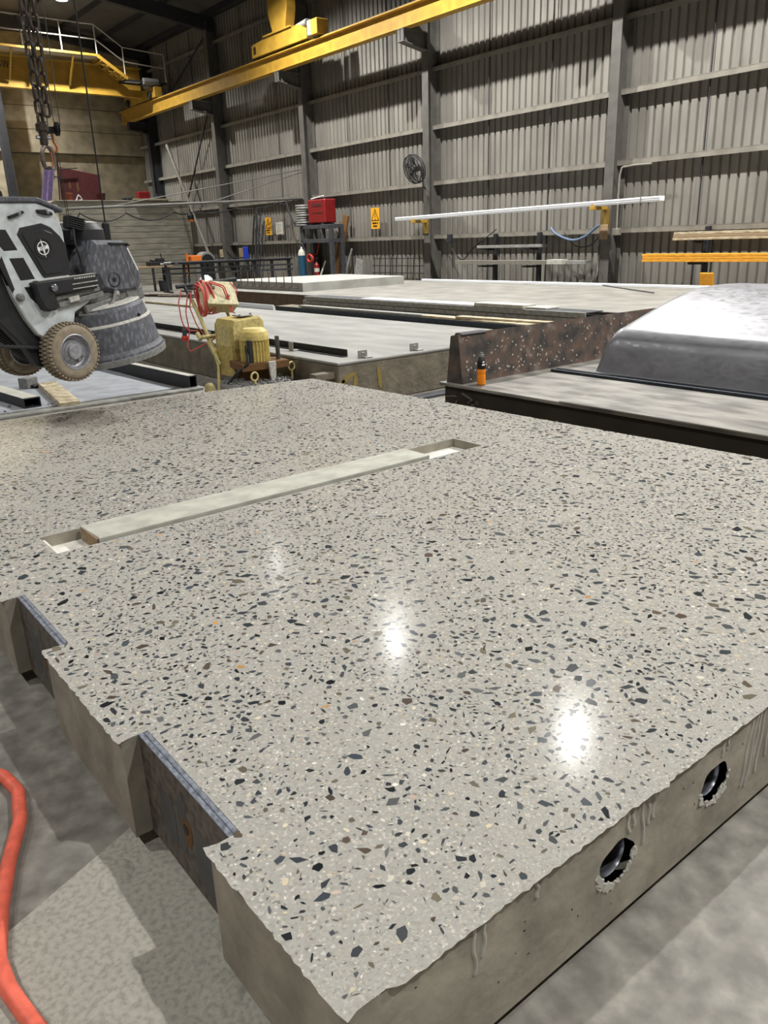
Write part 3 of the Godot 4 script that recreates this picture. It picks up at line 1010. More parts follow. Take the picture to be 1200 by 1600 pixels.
func beds() -> void:
	var s := S()
	# middle bed
	var t := thing("casting_bed", "low concrete casting bed with a yellow paint scrawl on its end, behind the yellow grinder", "casting bed", V(5.8, 0, 11))
	flat_bed(t, 4.25, 7.35, 0.42, 6.02, 17.0, M.bed_top, M.bed_side)
	for q in [[4.36, 0.27, 0.11, 0.025, 0.4], [4.30, 0.2, 0.03, 0.07, 0.0], [4.44, 0.2, 0.025, 0.09, -0.2], [4.74, 0.22, 0.022, 0.12, 0.1]]:
		s = S()
		var pl := PackedVector2Array()
		for i in 14:
			var th := TAU * i / 14
			pl.append(Vector2(q[0], q[1]) + Vector2(cos(th) * q[2], sin(th) * q[3]).rotated(q[4]) * rng.randf_range(0.75, 1.2))
		prism(s, pl, -6.019, -6.0155, 0.0, Transform3D())
		wobj("paint_scrawl", s, M.graffiti, t)
	# rail along the near long side
	var r := thing("steel_angle", "black steel angle along the left edge of the middle casting bed", "steel angle", V(4.55, 0.42, 9))
	s = S()
	wbox(s, 4.56, 4.575, 0.42, 0.49, 6.3, 12.6, 0.003)
	wbox(s, 4.5, 4.56, 0.42, 0.43, 6.3, 12.6, 0.003)
	wobj("angle", s, M.black, r)
	for q in [[4.46, 7.15, 0.09], [4.45, 9.0, 0.08], [4.62, 6.12, 0.075], [5.28, 6.12, 0.075]]:
		var c := thing("fixing_bracket", ["small steel bracket behind the yellow motor on the bed edge", "small steel bracket at the far end of the black angle", "small upright steel plate near the bed corner", "small upright steel plate on the bed edge nearer the rusty beam"][[7.15, 9.0].find(q[1]) if q[1] > 7 else (2 if q[0] < 5 else 3)], "bracket", V(q[0], 0.42, q[1]), 0.0, "brackets on the casting bed")
		s = S()
		if q[1] > 7:
			box(s, Vector3(0, q[2] / 2, 0), Vector3(0.012, q[2], 0.08), Basis(), 0.003)
		else:
			box(s, Vector3(0, q[2] / 2, 0), Vector3(0.11, q[2], 0.012), Basis(), 0.003)
		obj("plate", s, M.grey_metal, c)
		s = S()
		box(s, Vector3(0.03, 0.006, 0.03), Vector3(0.09, 0.012, 0.07), Basis(), 0.003)
		rod(s, Vector3(-0.012, q[2] * 0.6, 0.0), Vector3(0.016, q[2] * 0.6, 0.0), 0.012)
		obj("foot", s, M.grey_metal, c)
	# angle along the back long side, white strip continuing it
	s = S()
	wbox(s, 7.16, 7.175, 0.42, 0.49, 5.0, 11.9, 0.003)
	wbox(s, 7.175, 7.24, 0.42, 0.43, 5.0, 11.9, 0.003)
	tag(obj("steel_angle", s, M.angle_dark), "dark blue steel angle along the back edge of the middle casting bed", "steel angle")
	s = S()
	wbox(s, 7.15, 7.17, 0.42, 0.50, 11.95, 14.6, 0.004)
	tag(obj("white_strip", s, M.white_metal), "short white strip continuing the dark angle behind the cable box", "strip")
	s = S()
	wbox(s, 6.55, 6.62, 0.42, 0.46, 13.9, 16.0, 0.006)
	tag(obj("timber_batten", s, M.timber), "tan timber batten lying on the bed behind the red cable", "timber")
	s = S()
	wbox(s, 4.02, 4.25, 0.27, 0.335, 6.06, 6.16, 0.006)
	tag(obj("concrete_block", s, M.bed_side), "small grey block jutting from the bed corner behind the slab", "block")
	# steel flats on the floor between bed and beam
	s = S()
	wbox(s, 4.6, 6.4, 0.0, 0.03, 5.72, 5.86, 0.004)
	tag(obj("steel_flat", s, M.steel_blue), "flat steel strip on the floor in front of the bed end", "steel flat")

	# far bed with brown edge
	t = thing("casting_bed", "long casting bed with a brown steel edge running along the side wall", "casting bed", V(12, 0, 12))
	flat_bed(t, 9.7, 14.6, 0.42, 4.0, 19.6, M.bed_far_top, M.bed_brown, 0.02)
	s = S()
	wbox(s, 14.45, 14.55, 0.42, 0.47, 6.0, 16.4, 0.004)
	tag(obj("white_edge_strip", s, M.white_metal), "long white strip along the back edge of the far casting bed", "strip")
	# pale slab on it
	t = thing("concrete_slab", "thin pale concrete slab lying on the far casting bed", "concrete slab", V(12, 0.42, 17))
	s = S()
	prism(s, poly([10.25, 15.75, 13.3, 15.75, 13.5, 18.7, 10.7, 19.4, 10.2, 19.4]), 0.42, 0.62, 0.008, Transform3D(Basis(Vector3.RIGHT, Vector3.FORWARD, Vector3.UP), Vector3.ZERO))
	wobj("slab", s, M.pale_slab, t)
	for i in 10:
		s = S()
		var a := 15.95 + i * 0.34
		tube(s, [V(10.26, 0.5, a), V(10.1, 0.5, a), V(10.09, 0.52, a), V(10.09, 0.84, a - 0.02)], 0.011, 6)
		wobj("rebar", s, M.rusty, t)
	# steel sections stacked in front
	for q in [[9.22, 9.6, 0.28, 0.36, 6.9, 14.2, "lower"], [9.2, 9.55, 0.365, 0.445, 7.0, 14.1, "upper"]]:
		t = thing("steel_channel", q[6] + " of the two long grey steel channels stacked beside the far bed", "steel channel", V(9.4, q[2], 10), 0.0, "channels beside the far bed")
		s = S()
		wbox(s, q[0], q[0] + 0.03, q[2], q[3], q[4], q[5], 0.006)
		wobj("web", s, M.grey_metal, t)
		s = S()
		wbox(s, q[0] + 0.03, q[1] + 0.06, q[3] - 0.015, q[3], q[4], q[5], 0.003)
		wbox(s, q[0] + 0.03, q[1] + 0.06, q[2], q[2] + 0.015, q[4], q[5], 0.003)
		wobj("flange", s, M.steel_blue, t)
	for q in [9.0, 12.6]:
		s = S()
		wbox(s, 9.2, 9.66, 0.0, 0.279, q - 0.1, q + 0.1, 0.01)
		tag(obj("timber_support", s, M.timber_end), "timber block carrying the grey channels at the %s end" % ["near", "far"][int(q > 10)], "timber")
	for q in [[10.4, 12.6, 0.47, "long white strip lying on the steel channels"], [8.65, 10.35, 0.475, "cream block on the near part of the steel channels"], [8.0, 8.85, 0.475, ""]]:
		pass
	s = S()
	wbox(s, 9.22, 9.56, 0.446, 0.462, 9.2, 12.2, 0.003)
	tag(obj("white_board", s, M.white_metal), "long bright white board lying on the steel channels", "board")
	s = S()
	wbox(s, 9.2, 9.5, 0.446, 0.50, 8.15, 9.18, 0.006)
	tag(obj("cream_block", s, M.timber_pale), "cream coloured block on the steel channels, farther of the two", "block", "cream blocks")
	s = S()
	wbox(s, 9.25, 9.55, 0.446, 0.475, 7.75, 8.13, 0.006)
	tag(obj("cream_block", s, M.timber_pale), "thinner cream coloured block at the near end of the white board", "block", "cream blocks")
	# timber in the gap
	for q in [[V(8.3, 0.33, 6.2), V(8.35, 0.35, 9.4), "tan plank nearest the dark angle in the gap between the beds"], [V(8.62, 0.35, 6.4), V(8.3, 0.38, 8.6), "tan plank lying askew over the other in the gap"], [V(8.75, 0.3, 6.2), V(8.8, 0.3, 13.6), "grey board in the gap beside the steel channels"]]:
		s = S()
		bar(s, q[0], q[1], 0.16, 0.035, 0.004)
		tag(obj("gap_plank", s, M.timber if q[0].x < 8.7 else M.grey_metal), q[2], "plank", "planks between the beds")
	s = S()
	wbox(s, 7.45, 9.15, 0.0, 0.27, 5.5, 14.5, 0.02)
	tag(obj("gap_filler", s, M.bed_side), "low rough concrete strip between the two casting beds", "concrete strip")

	# rusty beam
	t = thing("rusty_steel_form", "rusty steel side form standing on the steel table in front of the bed", "steel form", V(5.6, 0.4, 4.45))
	s = S()
	prism(s, poly([-4.42, 0.4, -4.6, 0.4, -4.555, 0.765, -4.47, 0.785]), 4.31, 7.3, 0.006, Transform3D(Basis(Vector3(0, 0, 1), Vector3.UP, Vector3.RIGHT), Vector3.ZERO))
	wobj("form_body", s, M.rusty, t)
	s = S()
	wbox(s, 4.33, 4.62, 0.755, 0.789, 4.462, 4.54, 0.012)
	wobj("tar_patch", s, M.black, t)
	s = S()
	for i in 170:
		var b := 4.35 + 2.2 * pow(rng.randf(), 1.3)
		var u := rng.randf()
		var q := rng.randf_range(0.003, 0.011)
		box(s, V(b, 0.42 + 0.34 * u, 4.421 + 0.0455 * (0.02 + 0.34 * u) / 0.385), Vector3(q * 1.4, q * rng.randf_range(0.8, 2.4), 0.002), Basis(Vector3.BACK, rng.randf() * 3))
	wobj("paint_splatter", s, M.slurry, t).set_meta("kind", "stuff")

	# steel table
	t = thing("steel_table", "wide steel casting table with dark sides carrying the silver mould", "steel table", V(7, 0, 1.5))
	s = S()
	wbox(s, 4.3, 9.2, 0.0, 0.375, -3.0, 4.62, 0.01)
	wobj("table_frame", s, M.table_side, t)
	s = S()
	wbox(s, 4.27, 9.2, 0.375, 0.40, -3.0, 4.65, 0.004)
	wobj("table_top", s, M.table_steel, t)
	s = S()
	wbox(s, 4.25, 4.72, 0.40, 0.412, -3.0, 3.42, 0.003)
	wobj("cover_plate", s, M.table_steel, t)
	for q in [5.22, 5.29]:
		s = S()
		wbox(s, q, q + 0.035, 0.40, 0.422, -3.0, 4.3, 0.003)
		wobj("guide_rail", s, M.angle_dark, t)
	s = S()
	lathe(s, [Vector2(0, 0.006), Vector2(0.07, 0.006), Vector2(0.075, 0)], 20, Transform3D(Basis(), V(4.95, 0.4, 2.05)))
	wobj("plate_disc", s, M.steel_blue, t)
	s = S()
	for i in 14:
		var p := V(4.262, 0.2 + rng.randf() * 0.12, 4.5 - rng.randf() * 0.35)
		rod(s, p, p + Vector3(-0.012 - rng.randf() * 0.02, rng.randf_range(-0.05, 0.05), rng.randf_range(-0.09, 0.09)), 0.006, 5)
	wobj("steel_scraps", s, M.rusty, t)

	# silver mould
	t = thing("silver_mould", "silver painted steel dome mould with a rounded shoulder on the steel table", "mould", V(6.5, 0.4, 2.2))
	s = S()
	s.set_smooth_group(0)
	var nb := 46
	var na := 64
	var ht := func(b: float, a: float) -> float:
		var d := minf(b - 5.40, 8.6 - b)
		var pr: float
		if d <= 0: pr = 0.0
		elif d < 0.06: pr = 0.25 * (d / 0.06)
		elif d < 0.2:
			var u := (d - 0.06) / 0.14
			pr = 0.25 + 0.1 * sin(u * PI / 2)
		else:
			var u := clampf((d - 0.2) / 1.05, 0, 1)
			pr = 0.35 + 0.30 * (u - 0.18 * u * u * u)
			if u >= 1: pr = 0.35 + 0.30 * 0.82 + 0.02 * minf(1, (d - 1.25) / 0.6)
		var ea := minf(3.98 - a, a + 1.2)
		var k := clampf(ea / 0.14, 0, 1)
		return pr * sqrt(maxf(0, 1 - pow(1 - k, 2.6)))
	var bs := []
	for i in nb + 1:
		var u := float(i) / nb
		bs.append(5.40 + 3.2 * (0.5 - 0.5 * cos(PI * pow(u, 1.25))))
	var as_ := []
	for i in na + 1:
		as_.append(-1.2 + 5.18 * (0.5 - 0.5 * cos(PI * i / na)))
	for i in nb:
		for j in na:
			var c := [[i, j], [i + 1, j], [i + 1, j + 1], [i, j + 1]]
			face(s, c.map(func(q): return V(bs[q[0]], 0.412 + ht.call(bs[q[0]], as_[q[1]]), as_[q[1]])), Vector3.UP)
	wobj("mould_shell", s, M.silver, t)
	s = S()
	wbox(s, 5.34, 8.66, 0.40, 0.415, -1.26, 4.02, 0.004)
	wobj("base_flange", s, M.silver, t)

	# bottle on the table
	t = thing("drink_bottle", "orange sports drink bottle standing at the table corner by the rusty form", "bottle", V(4.395, 0.40, 4.3))
	s = S()
	lathe(s, [Vector2(0, 0.002), Vector2(0.03, 0.002), Vector2(0.034, 0.01), Vector2(0.034, 0.07), Vector2(0.031, 0.085), Vector2(0.034, 0.1), Vector2(0.034, 0.125), Vector2(0, 0.125)], 24)
	obj("juice", s, M.juice, t)
	s = S()
	lathe(s, [Vector2(0.0345, 0.125), Vector2(0.0345, 0.165), Vector2(0.028, 0.19), Vector2(0.017, 0.215)], 24, Transform3D(), true)
	obj("wrap_label", s, M.label_dark, t)
	s = S()
	lathe(s, [Vector2(0.017, 0.215), Vector2(0.019, 0.217), Vector2(0.019, 0.235), Vector2(0.012, 0.24), Vector2(0.012, 0.252), Vector2(0, 0.252)], 20)
	obj("cap", s, M.dust_grey, t)
	s = S()
	box(s, Vector3(-0.012, 0.16, 0.034), Vector3(0.03, 0.012, 0.001))
	box(s, Vector3(-0.008, 0.18, 0.031), Vector3(0.02, 0.012, 0.001))
	obj("label_print", s, M.logo_white, t)

	# things on the floor behind the slab at the left
	t = thing("steel_box_section", "dark hollow steel section on the floor under the big grinder's skirt", "steel section", V(3.66, 0, 9.5), 0.05)
	hollow(t, 0.09, 0.15, 2.9, M.steel_dark, M.timber_pale)
	t = thing("steel_box_section", "black hollow steel section with a pale dusty top at the left edge", "steel section", V(2.0, 0.012, 9.3), 0.10)
	hollow(t, 0.17, 0.10, 2.0, M.steel_dark, M.timber_pale)
	s = S()
	bar(s, V(2.60, 0.04, 9.5), V(2.38, 0.04, 8.02), 0.2, 0.055, 0.006)
	tag(obj("timber_plank", s, M.timber), "short dusty tan plank lying on the floor below the wheel", "plank")
	t = thing("timber_block", "small grey speckled block on the floor between the plank and the black section", "block", V(2.42, 0.012, 9.6), 0.5)
	s = S()
	box(s, Vector3(0, 0.06, 0), Vector3(0.16, 0.12, 0.14), Basis(), 0.006)
	obj("block", s, M.dust_grey, t)
	s = S()
	box(s, Vector3(0.04, 0.02, 0.09), Vector3(0.15, 0.035, 0.06), Basis.from_euler(Vector3(0.2, 0, 0)), 0.004)
	obj("under_shoe", s, M.black, t)
	s = S()
	for i in 60:
		var p := V(rng.randf_range(1.2, 2.5), 0.012, rng.randf_range(8.0, 8.6))
		var q := rng.randf_range(0.008, 0.03)
		box(s, p + Vector3(0, q * 0.4, 0), Vector3(q, q * 0.8, q), Basis.from_euler(Vector3(rng.randf(), rng.randf() * 6, rng.randf())), q * 0.2)
	tag(obj("concrete_crumbs", s, M.dust_grey), "dark crumbs of concrete scattered on the floor at the left", "rubble", "", "stuff")


func hollow(t: Node3D, w: float, h: float, l: float, m: Material, top: Material) -> void:
	var s := S()
	for sd in [-1, 1]:
		box(s, Vector3(sd * (w / 2 - 0.005), h / 2, 0), Vector3(0.01, h, l), Basis(), 0.002)
	box(s, Vector3(0, 0.005, 0), Vector3(w - 0.02, 0.01, l))
	box(s, Vector3(0, h - 0.006, 0), Vector3(w - 0.02, 0.008, l))
	obj("section", s, m, t)
	s = S()
	box(s, Vector3(0, h + 0.001, 0), Vector3(w * 0.96, 0.003, l * 0.985))
	obj("dusty_top", s, top, t)


func hose() -> void:
	var s := S()
	tube(s, curve([V(-0.75, 0.022, 2.9), V(-0.2, 0.022, 2.55), V(0.18, 0.022, 2.36), V(0.30, 0.024, 2.26), V(0.315, 0.024, 2.15), V(0.285, 0.022, 2.02), V(0.22, 0.022, 1.88), V(0.16, 0.022, 1.72), V(0.12, 0.022, 1.58), V(0.118, 0.024, 1.49), V(0.13, 0.022, 1.41), V(0.15, 0.022, 1.30), V(0.17, 0.022, 1.1), V(0.2, 0.022, 0.9)], 0.02), 0.019, 12)
	tag(obj("air_hose", s, M.hose_coral), "coral red hose curling over the floor at the lower left", "hose")


# ---------------------------------------------------------------- big grey floor grinder on the hoist
func wheel(t: Node3D, o: float, near: bool) -> void:
	var wd := 0.13
	var c := Transform3D(Basis(Vector3.RIGHT, Vector3(0, 0, 1), Vector3.DOWN), Vector3(0, 0, o))
	var s := S()
	lathe(s, [Vector2(0.118, 0.0), Vector2(0.15, 0.006), Vector2(0.172, -0.002), Vector2(0.181, -0.018), Vector2(0.184, -0.05), Vector2(0.184, -0.09), Vector2(0.179, -wd + 0.015), Vector2(0.17, -wd), Vector2(0.118, -wd)], 48, c, true)
	var ty := obj("tyre", s, M.tyre, t)
	s = S()
	for k in 44:
		var th := TAU * k / 44
		for q in [[-0.022, 0.034, 0.0, 0.183], [-0.068, 0.034, 0.5, 0.187], [-0.11, 0.034, 0.0, 0.182]]:
			var a: float = th + q[2] * TAU / 44
			var x := Vector3(cos(a), sin(a), 0)
			box(s, x * (q[3] + 0.002) + Vector3(0, 0, o + q[0]), Vector3(0.014, 0.0165, q[1]), Basis(x, Vector3(-sin(a), cos(a), 0), Vector3(0, 0, 1)), 0.003)
	part("tread_blocks", mesh_of(s), M.tyre, ty)
	s = S()
	lathe(s, [Vector2(0.118, 0.001), Vector2(0.112, 0.004), Vector2(0.106, -0.004), Vector2(0.098, -0.034), Vector2(0.085, -0.04), Vector2(0.076, -0.03), Vector2(0.07, -0.03), Vector2(0.066, -0.022), Vector2(0.0, -0.022)], 40, c)
	var rm := obj("wheel_rim", s, M.rim, t)
	s = S()
	lathe(s, [Vector2(0.05, -0.022), Vector2(0.05, -0.006), Vector2(0.044, 0.0), Vector2(0, 0.0)], 32, c)
	part("hub_cap", mesh_of(s), M.rim, rm)
	for k in 2:
		s = S()
		var a := -1.2 + k * 0.7
		lathe(s, [Vector2(0.012, -0.03), Vector2(0.012, -0.008), Vector2(0.007, -0.004), Vector2(0, -0.004)], 12, c.translated(Vector3(cos(a), sin(a), 0) * 0.062))
		part("wheel_nut", mesh_of(s), M.dust_grey, rm)


func big_grinder() -> void:
	var t := thing("floor_grinder", "large grey and black floor grinder hanging from a chain above the slab", "floor grinder", Vector3(1.692, 0.855, -5.392), deg_to_rad(18))
	var s := S()
	# side shells and the body between them
	var pan := poly([-0.451, 0.923, -0.047, 0.930, 0.073, 0.890, 0.102, 0.821, 0.118, 0.754, 0.118, 0.475, 0.266, 0.371, 0.237, 0.301, 0.115, 0.244, 0.099, 0.187, -0.012, 0.102, -0.125, 0.090, -0.187, 0.130, -0.250, 0.229, -0.310, 0.371, -0.362, 0.575])
	prism(s, pan, -0.16, -0.10, 0.008)
	var sp := obj("side_panel", s, M.panel_grey, t)
	s = S()
	prism(s, pan, -0.54, -0.60, 0.008)
	obj("side_panel", s, M.panel_grey, t)
	s = S()
	prism(s, poly([-0.44, 0.9, -0.06, 0.905, 0.06, 0.87, 0.10, 0.75, 0.10, 0.48, 0.2, 0.38, 0.1, 0.26, -0.1, 0.15, -0.24, 0.25, -0.36, 0.6]), -0.56, -0.14)
	obj("chassis", s, M.plastic_dark, t)
	s = S()
	prism(s, poly([-0.455, 0.957, -0.042, 0.960, 0.135, 0.895, 0.125, 0.871, 0.073, 0.893, -0.048, 0.930, -0.455, 0.923]), -0.62, -0.085, 0.006)
	obj("top_cap", s, M.plastic_dusty, t)
	for q in [[-0.42, 0.774, -0.285, 0.771, -0.227, 0.649, -0.322, 0.646], [-0.298, 0.604, -0.198, 0.605, -0.141, 0.473, -0.246, 0.468], [-0.230, 0.429, -0.155, 0.431, -0.103, 0.296, -0.144, 0.303, -0.199, 0.359]]:
		s = S()
		prism(s, poly(q), -0.13, -0.097, 0.004)
		part("dark_inset", mesh_of(s), M.plastic_inset, sp)
	s = S()
	prism(s, poly([-0.356, 0.601, -0.344, 0.619, -0.295, 0.420, -0.313, 0.398, -0.366, 0.553, -0.379, 0.694]), -0.13, -0.0985, 0.001)
	part("dark_slot", mesh_of(s), M.black, sp)
	s = S()
	prism(s, poly([-0.217, 0.740, -0.192, 0.780, -0.035, 0.807, 0.028, 0.784, 0.086, 0.729, 0.12, 0.673, 0.124, 0.486, -0.076, 0.475, -0.092, 0.491]), -0.13, -0.094, 0.006)
	var ep := obj("emblem_panel", s, M.plastic_dark, t)
	s = S()
	prism(s, poly([-0.190, 0.742, -0.156, 0.757, -0.037, 0.772, 0.027, 0.748, 0.060, 0.502, -0.073, 0.493]), -0.1, -0.087, 0.007)
	part("raised_face", mesh_of(s), M.plastic_dark, ep)
	s = S()
	lathe(s, [Vector2(0.064, -0.003), Vector2(0.062, 0.003), Vector2(0.057, 0.003), Vector2(0.054, 0.0), Vector2(0, 0.0)], 36, Transform3D(Basis(Vector3.RIGHT, Vector3(0, 0, 1), Vector3.DOWN), Vector3(-0.059, 0.655, -0.0865)))
	part("emblem_dish", mesh_of(s), M.plastic_inset, ep)
	# emblem: ring, needle, lettered band
	var bz := -0.0845
	var eb := Basis(Vector3(0, 0, 1), 0.2)
	var ec := Vector3(-0.059, 0.657, bz)
	s = S()
	for k in 36:
		var t0 := TAU * k / 36
		var t1 := TAU * (k + 1) / 36
		var q := []
		for w in [[t0, 0.042], [t1, 0.042], [t1, 0.0365], [t0, 0.0365]]: q.append(ec + Vector3(cos(w[0]) * w[1], sin(w[0]) * w[1], 0))
		face(s, q, Vector3.BACK)
	var xf := Transform3D(eb, ec)
	prism(s, poly([-0.039, -0.010, 0.039, -0.010, 0.041, 0.0, 0.039, 0.012, -0.039, 0.012, -0.041, 0.0]), -0.001, 0.0005, 0.0, xf)
	prism(s, poly([-0.006, 0.011, 0.0065, 0.011, 0.0, 0.060]), -0.001, 0.0005, 0.0, xf)
	prism(s, poly([-0.006, -0.010, 0.0065, -0.010, 0.0, -0.060]), -0.001, 0.0005, 0.0, xf)
	part("compass_emblem", mesh_of(s), M.logo_white, ep)
	text("emblem_letters", "HTC", 0.024, M.label_dark, ep, Transform3D(eb, ec + Vector3(0, 0.001, 0.0005)), "Droid Serif")
	for q in [[[-0.260, 0.846, -0.158, 0.879, -0.148, 0.866, -0.214, 0.842, -0.253, 0.832], -0.189, 0.859], [[-0.059, 0.886, 0.005, 0.888, 0.050, 0.868, 0.046, 0.853, -0.008, 0.854, -0.054, 0.865], 0.008, 0.872]]:
		s = S()
		prism(s, poly(q[0]), -0.105, -0.078, 0.005)
		var lt := obj("latch", s, M.plastic_inset, t)
		s = S()
		lathe(s, [Vector2(0.012, 0), Vector2(0.012, 0.006), Vector2(0.008, 0.009), Vector2(0, 0.007)], 16, Transform3D(Basis(Vector3.RIGHT, Vector3(0, 0, 1), Vector3.DOWN), Vector3(q[1], q[2], -0.079)))
		part("latch_screw", mesh_of(s), M.bright_steel, lt)
	# lifting arm
	for o in [-0.04, -0.56]:
		s = S()
		prism(s, poly([-0.192, 0.451, -0.163, 0.459, 0.283, 0.484, 0.279, 0.39, -0.052, 0.368, -0.038, 0.291, -0.060, 0.276, -0.117, 0.270, -0.142, 0.284, -0.178, 0.362]), o - 0.07, o, 0.012)
		var am := obj("lift_arm", s, M.plastic_dark, t)
		s = S()
		prism(s, poly([-0.16, 0.4595, 0.283, 0.485, 0.283, 0.488, -0.16, 0.464]), o - 0.066, o - 0.008)
		part("dust_layer", mesh_of(s), M.dust_pale, am)
		if o > -0.1:
			s = S()
			for k in 2:
				prism(s, poly([0.08, 0.425 - k * 0.03, 0.28, 0.438 - k * 0.03, 0.28, 0.444 - k * 0.03, 0.08, 0.430 - k * 0.03]), o - 0.002, o + 0.003)
			for k in 9:
				prism(s, poly([0.10 + k * 0.019, 0.457 + k * 0.001, 0.112 + k * 0.019, 0.4575 + k * 0.001, 0.112 + k * 0.019, 0.468 + k * 0.001, 0.10 + k * 0.019, 0.4675 + k * 0.001]), o - 0.002, o + 0.002)
			part("raised_marks", mesh_of(s), M.dust_pale, am)
			s = S()
			lathe(s, [Vector2(0.024, 0), Vector2(0.024, 0.012), Vector2(0.016, 0.02), Vector2(0, 0.02)], 20, Transform3D(Basis(Vector3.RIGHT, Vector3(0, 0, 1), Vector3.DOWN), Vector3(-0.061, 0.414, o)))
			part("arm_bolt", mesh_of(s), M.bright_steel, am)
	s = S()
	lathe(s, [Vector2(0.024, 0), Vector2(0.024, 0.025), Vector2(0.012, 0.035), Vector2(0, 0.035)], 20, Transform3D(Basis(Vector3.RIGHT, Vector3(0, 0, 1), Vector3.DOWN), Vector3(-0.275, 0.369, -0.1)))
	part("side_knob", mesh_of(s), M.dust_grey, sp)
	# frame rails under the arm
	s = S()
	bar(s, Vector3(-0.03, 0.345, -0.09), Vector3(0.32, 0.385, -0.09), 0.03, 0.03, 0.004)
	bar(s, Vector3(-0.02, 0.300, -0.085), Vector3(0.34, 0.350, -0.085), 0.03, 0.035, 0.004)
	obj("frame_rail", s, M.dust_grey, t)
	s = S()
	bar(s, Vector3(0.055, 0.327, -0.07), Vector3(0.135, 0.338, -0.07), 0.03, 0.035, 0.004)
	obj("rail_label", s, M.dust_pale, t)
	# head between arm and skirt
	var tilt := Basis(Vector3(0, 0, 1), deg_to_rad(8))
	var hc := Transform3D(tilt, Vector3(0.50, -0.10, -0.35))
	s = S()
	box(s, hc * Vector3(0.02, 0.42, 0.0), Vector3(0.56, 0.10, 0.42), tilt, 0.02)
	box(s, hc * Vector3(-0.1, 0.39, 0.2), Vector3(0.3, 0.06, 0.1), tilt, 0.01)
	box(s, hc * Vector3(0.22, 0.40, 0.16), Vector3(0.16, 0.09, 0.12), tilt, 0.01)
	obj("grinding_head", s, M.dust_grey, t)
	s = S()
	box(s, hc * Vector3(0.30, 0.455, 0.1), Vector3(0.1, 0.05, 0.12), tilt, 0.015)
	box(s, hc * Vector3(0.05, 0.44, 0.23), Vector3(0.035, 0.03, 0.03), tilt, 0.006)
	obj("head_clamp", s, M.dust_pale, t)
	s = S()
	tube(s, curve([hc * Vector3(-0.28, 0.36, 0.2), hc * Vector3(-0.15, 0.34, 0.30), hc * Vector3(-0.02, 0.40, 0.26), hc * Vector3(0.06, 0.47, 0.22)], 0.02), 0.012, 8)
	obj("head_pipe", s, M.dust_grey, t)
	# skirt
	s = S()
	lathe(s, [Vector2(0.425, 0.0), Vector2(0.43, 0.012), Vector2(0.425, 0.05), Vector2(0.415, 0.06), Vector2(0.405, 0.075), Vector2(0.385, 0.22), Vector2(0.378, 0.255), Vector2(0.362, 0.268), Vector2(0.345, 0.345), Vector2(0.325, 0.37), Vector2(0.28, 0.385), Vector2(0.0, 0.39)], 56, hc)
	var sk := obj("skirt", s, M.plastic_dusty, t)
	s = S()
	lathe(s, [Vector2(0.428, -0.012), Vector2(0.436, -0.01), Vector2(0.436, 0.03), Vector2(0.43, 0.034)], 56, hc)
	part("skirt_rim", mesh_of(s), M.dust_grey, sk)
	s = S()
	lathe(s, [Vector2(0.33, 0.372), Vector2(0.32, 0.382), Vector2(0.26, 0.392)], 40, hc)
	part("dust_ring", mesh_of(s), M.dust_pale, sk)
	s = S()
	lathe(s, [Vector2(0.3795, 0.253), Vector2(0.377, 0.259), Vector2(0.3625, 0.2705)], 56, hc)
	part("dusty_ridge", mesh_of(s), M.dust_pale, sk)
	for q in [[1.15, 0.12], [0.85, 0.1], [1.45, 0.09], [1.3, 0.28]]:
		s = S()
		var x := Vector3(cos(q[0]), 0, sin(q[0]))
		lathe(s, [Vector2(0.011, -0.01), Vector2(0.011, 0.006), Vector2(0, 0.006)], 12, hc * along(x, x * (0.402 - q[1] * 0.13) + Vector3.UP * q[1]))
		part("skirt_bolt", mesh_of(s), M.black, sk)
	# motor, its cap, and the hood in front
	s = S()
	lathe(s, [Vector2(0.15, 0.45), Vector2(0.155, 0.70), Vector2(0.175, 0.705), Vector2(0.172, 0.80), Vector2(0.14, 0.845), Vector2(0.05, 0.86), Vector2(0, 0.86)], 32, Transform3D(Basis(), Vector3(0.455, -0.03, -0.40)))
	var mo := obj("motor", s, M.plastic_dark, t)
	s = S()
	for k in 16:
		var a := TAU * k / 16
		box(s, Vector3(0.455 + cos(a) * 0.155, 0.55, -0.40 + sin(a) * 0.155), Vector3(0.03, 0.22, 0.008), Basis(Vector3.UP, -a), 0.002)
	part("motor_fins", mesh_of(s), M.black, mo)
	s = S()
	lathe(s, [Vector2(0.141, 0.846), Vector2(0.10, 0.858), Vector2(0, 0.864)], 32, Transform3D(Basis(), Vector3(0.455, -0.03, -0.40)), true)
	part("motor_dust", mesh_of(s), M.dust_pale, mo)
	s = S()
	prism(s, poly([0.352, 0.700, 0.614, 0.695, 0.642, 0.662, 0.726, 0.478, 0.735, 0.407, 0.69, 0.345, 0.475, 0.336, 0.372, 0.37, 0.338, 0.451, 0.262, 0.465, 0.279, 0.516]), -0.36, -0.11, 0.03)
	var hd := obj("front_hood", s, M.plastic_dusty, t)
	s = S()
	prism(s, poly([0.47, 0.68, 0.62, 0.676, 0.645, 0.655, 0.628, 0.665, 0.48, 0.668]), -0.14, -0.10)
	part("hood_slot", mesh_of(s), M.black, hd)
	s = S()
	lathe(s, [Vector2(0.052, 0.0), Vector2(0.046, 0.002), Vector2(0.03, -0.03), Vector2(0.016, -0.03), Vector2(0.016, 0.0), Vector2(0, 0.0)], 24, Transform3D(Basis(Vector3.RIGHT, Vector3(0, 0, 1), Vector3.DOWN), Vector3(0.475, 0.435, -0.108)))
	part("hood_boss", mesh_of(s), M.plastic_inset, hd)
	s = S()
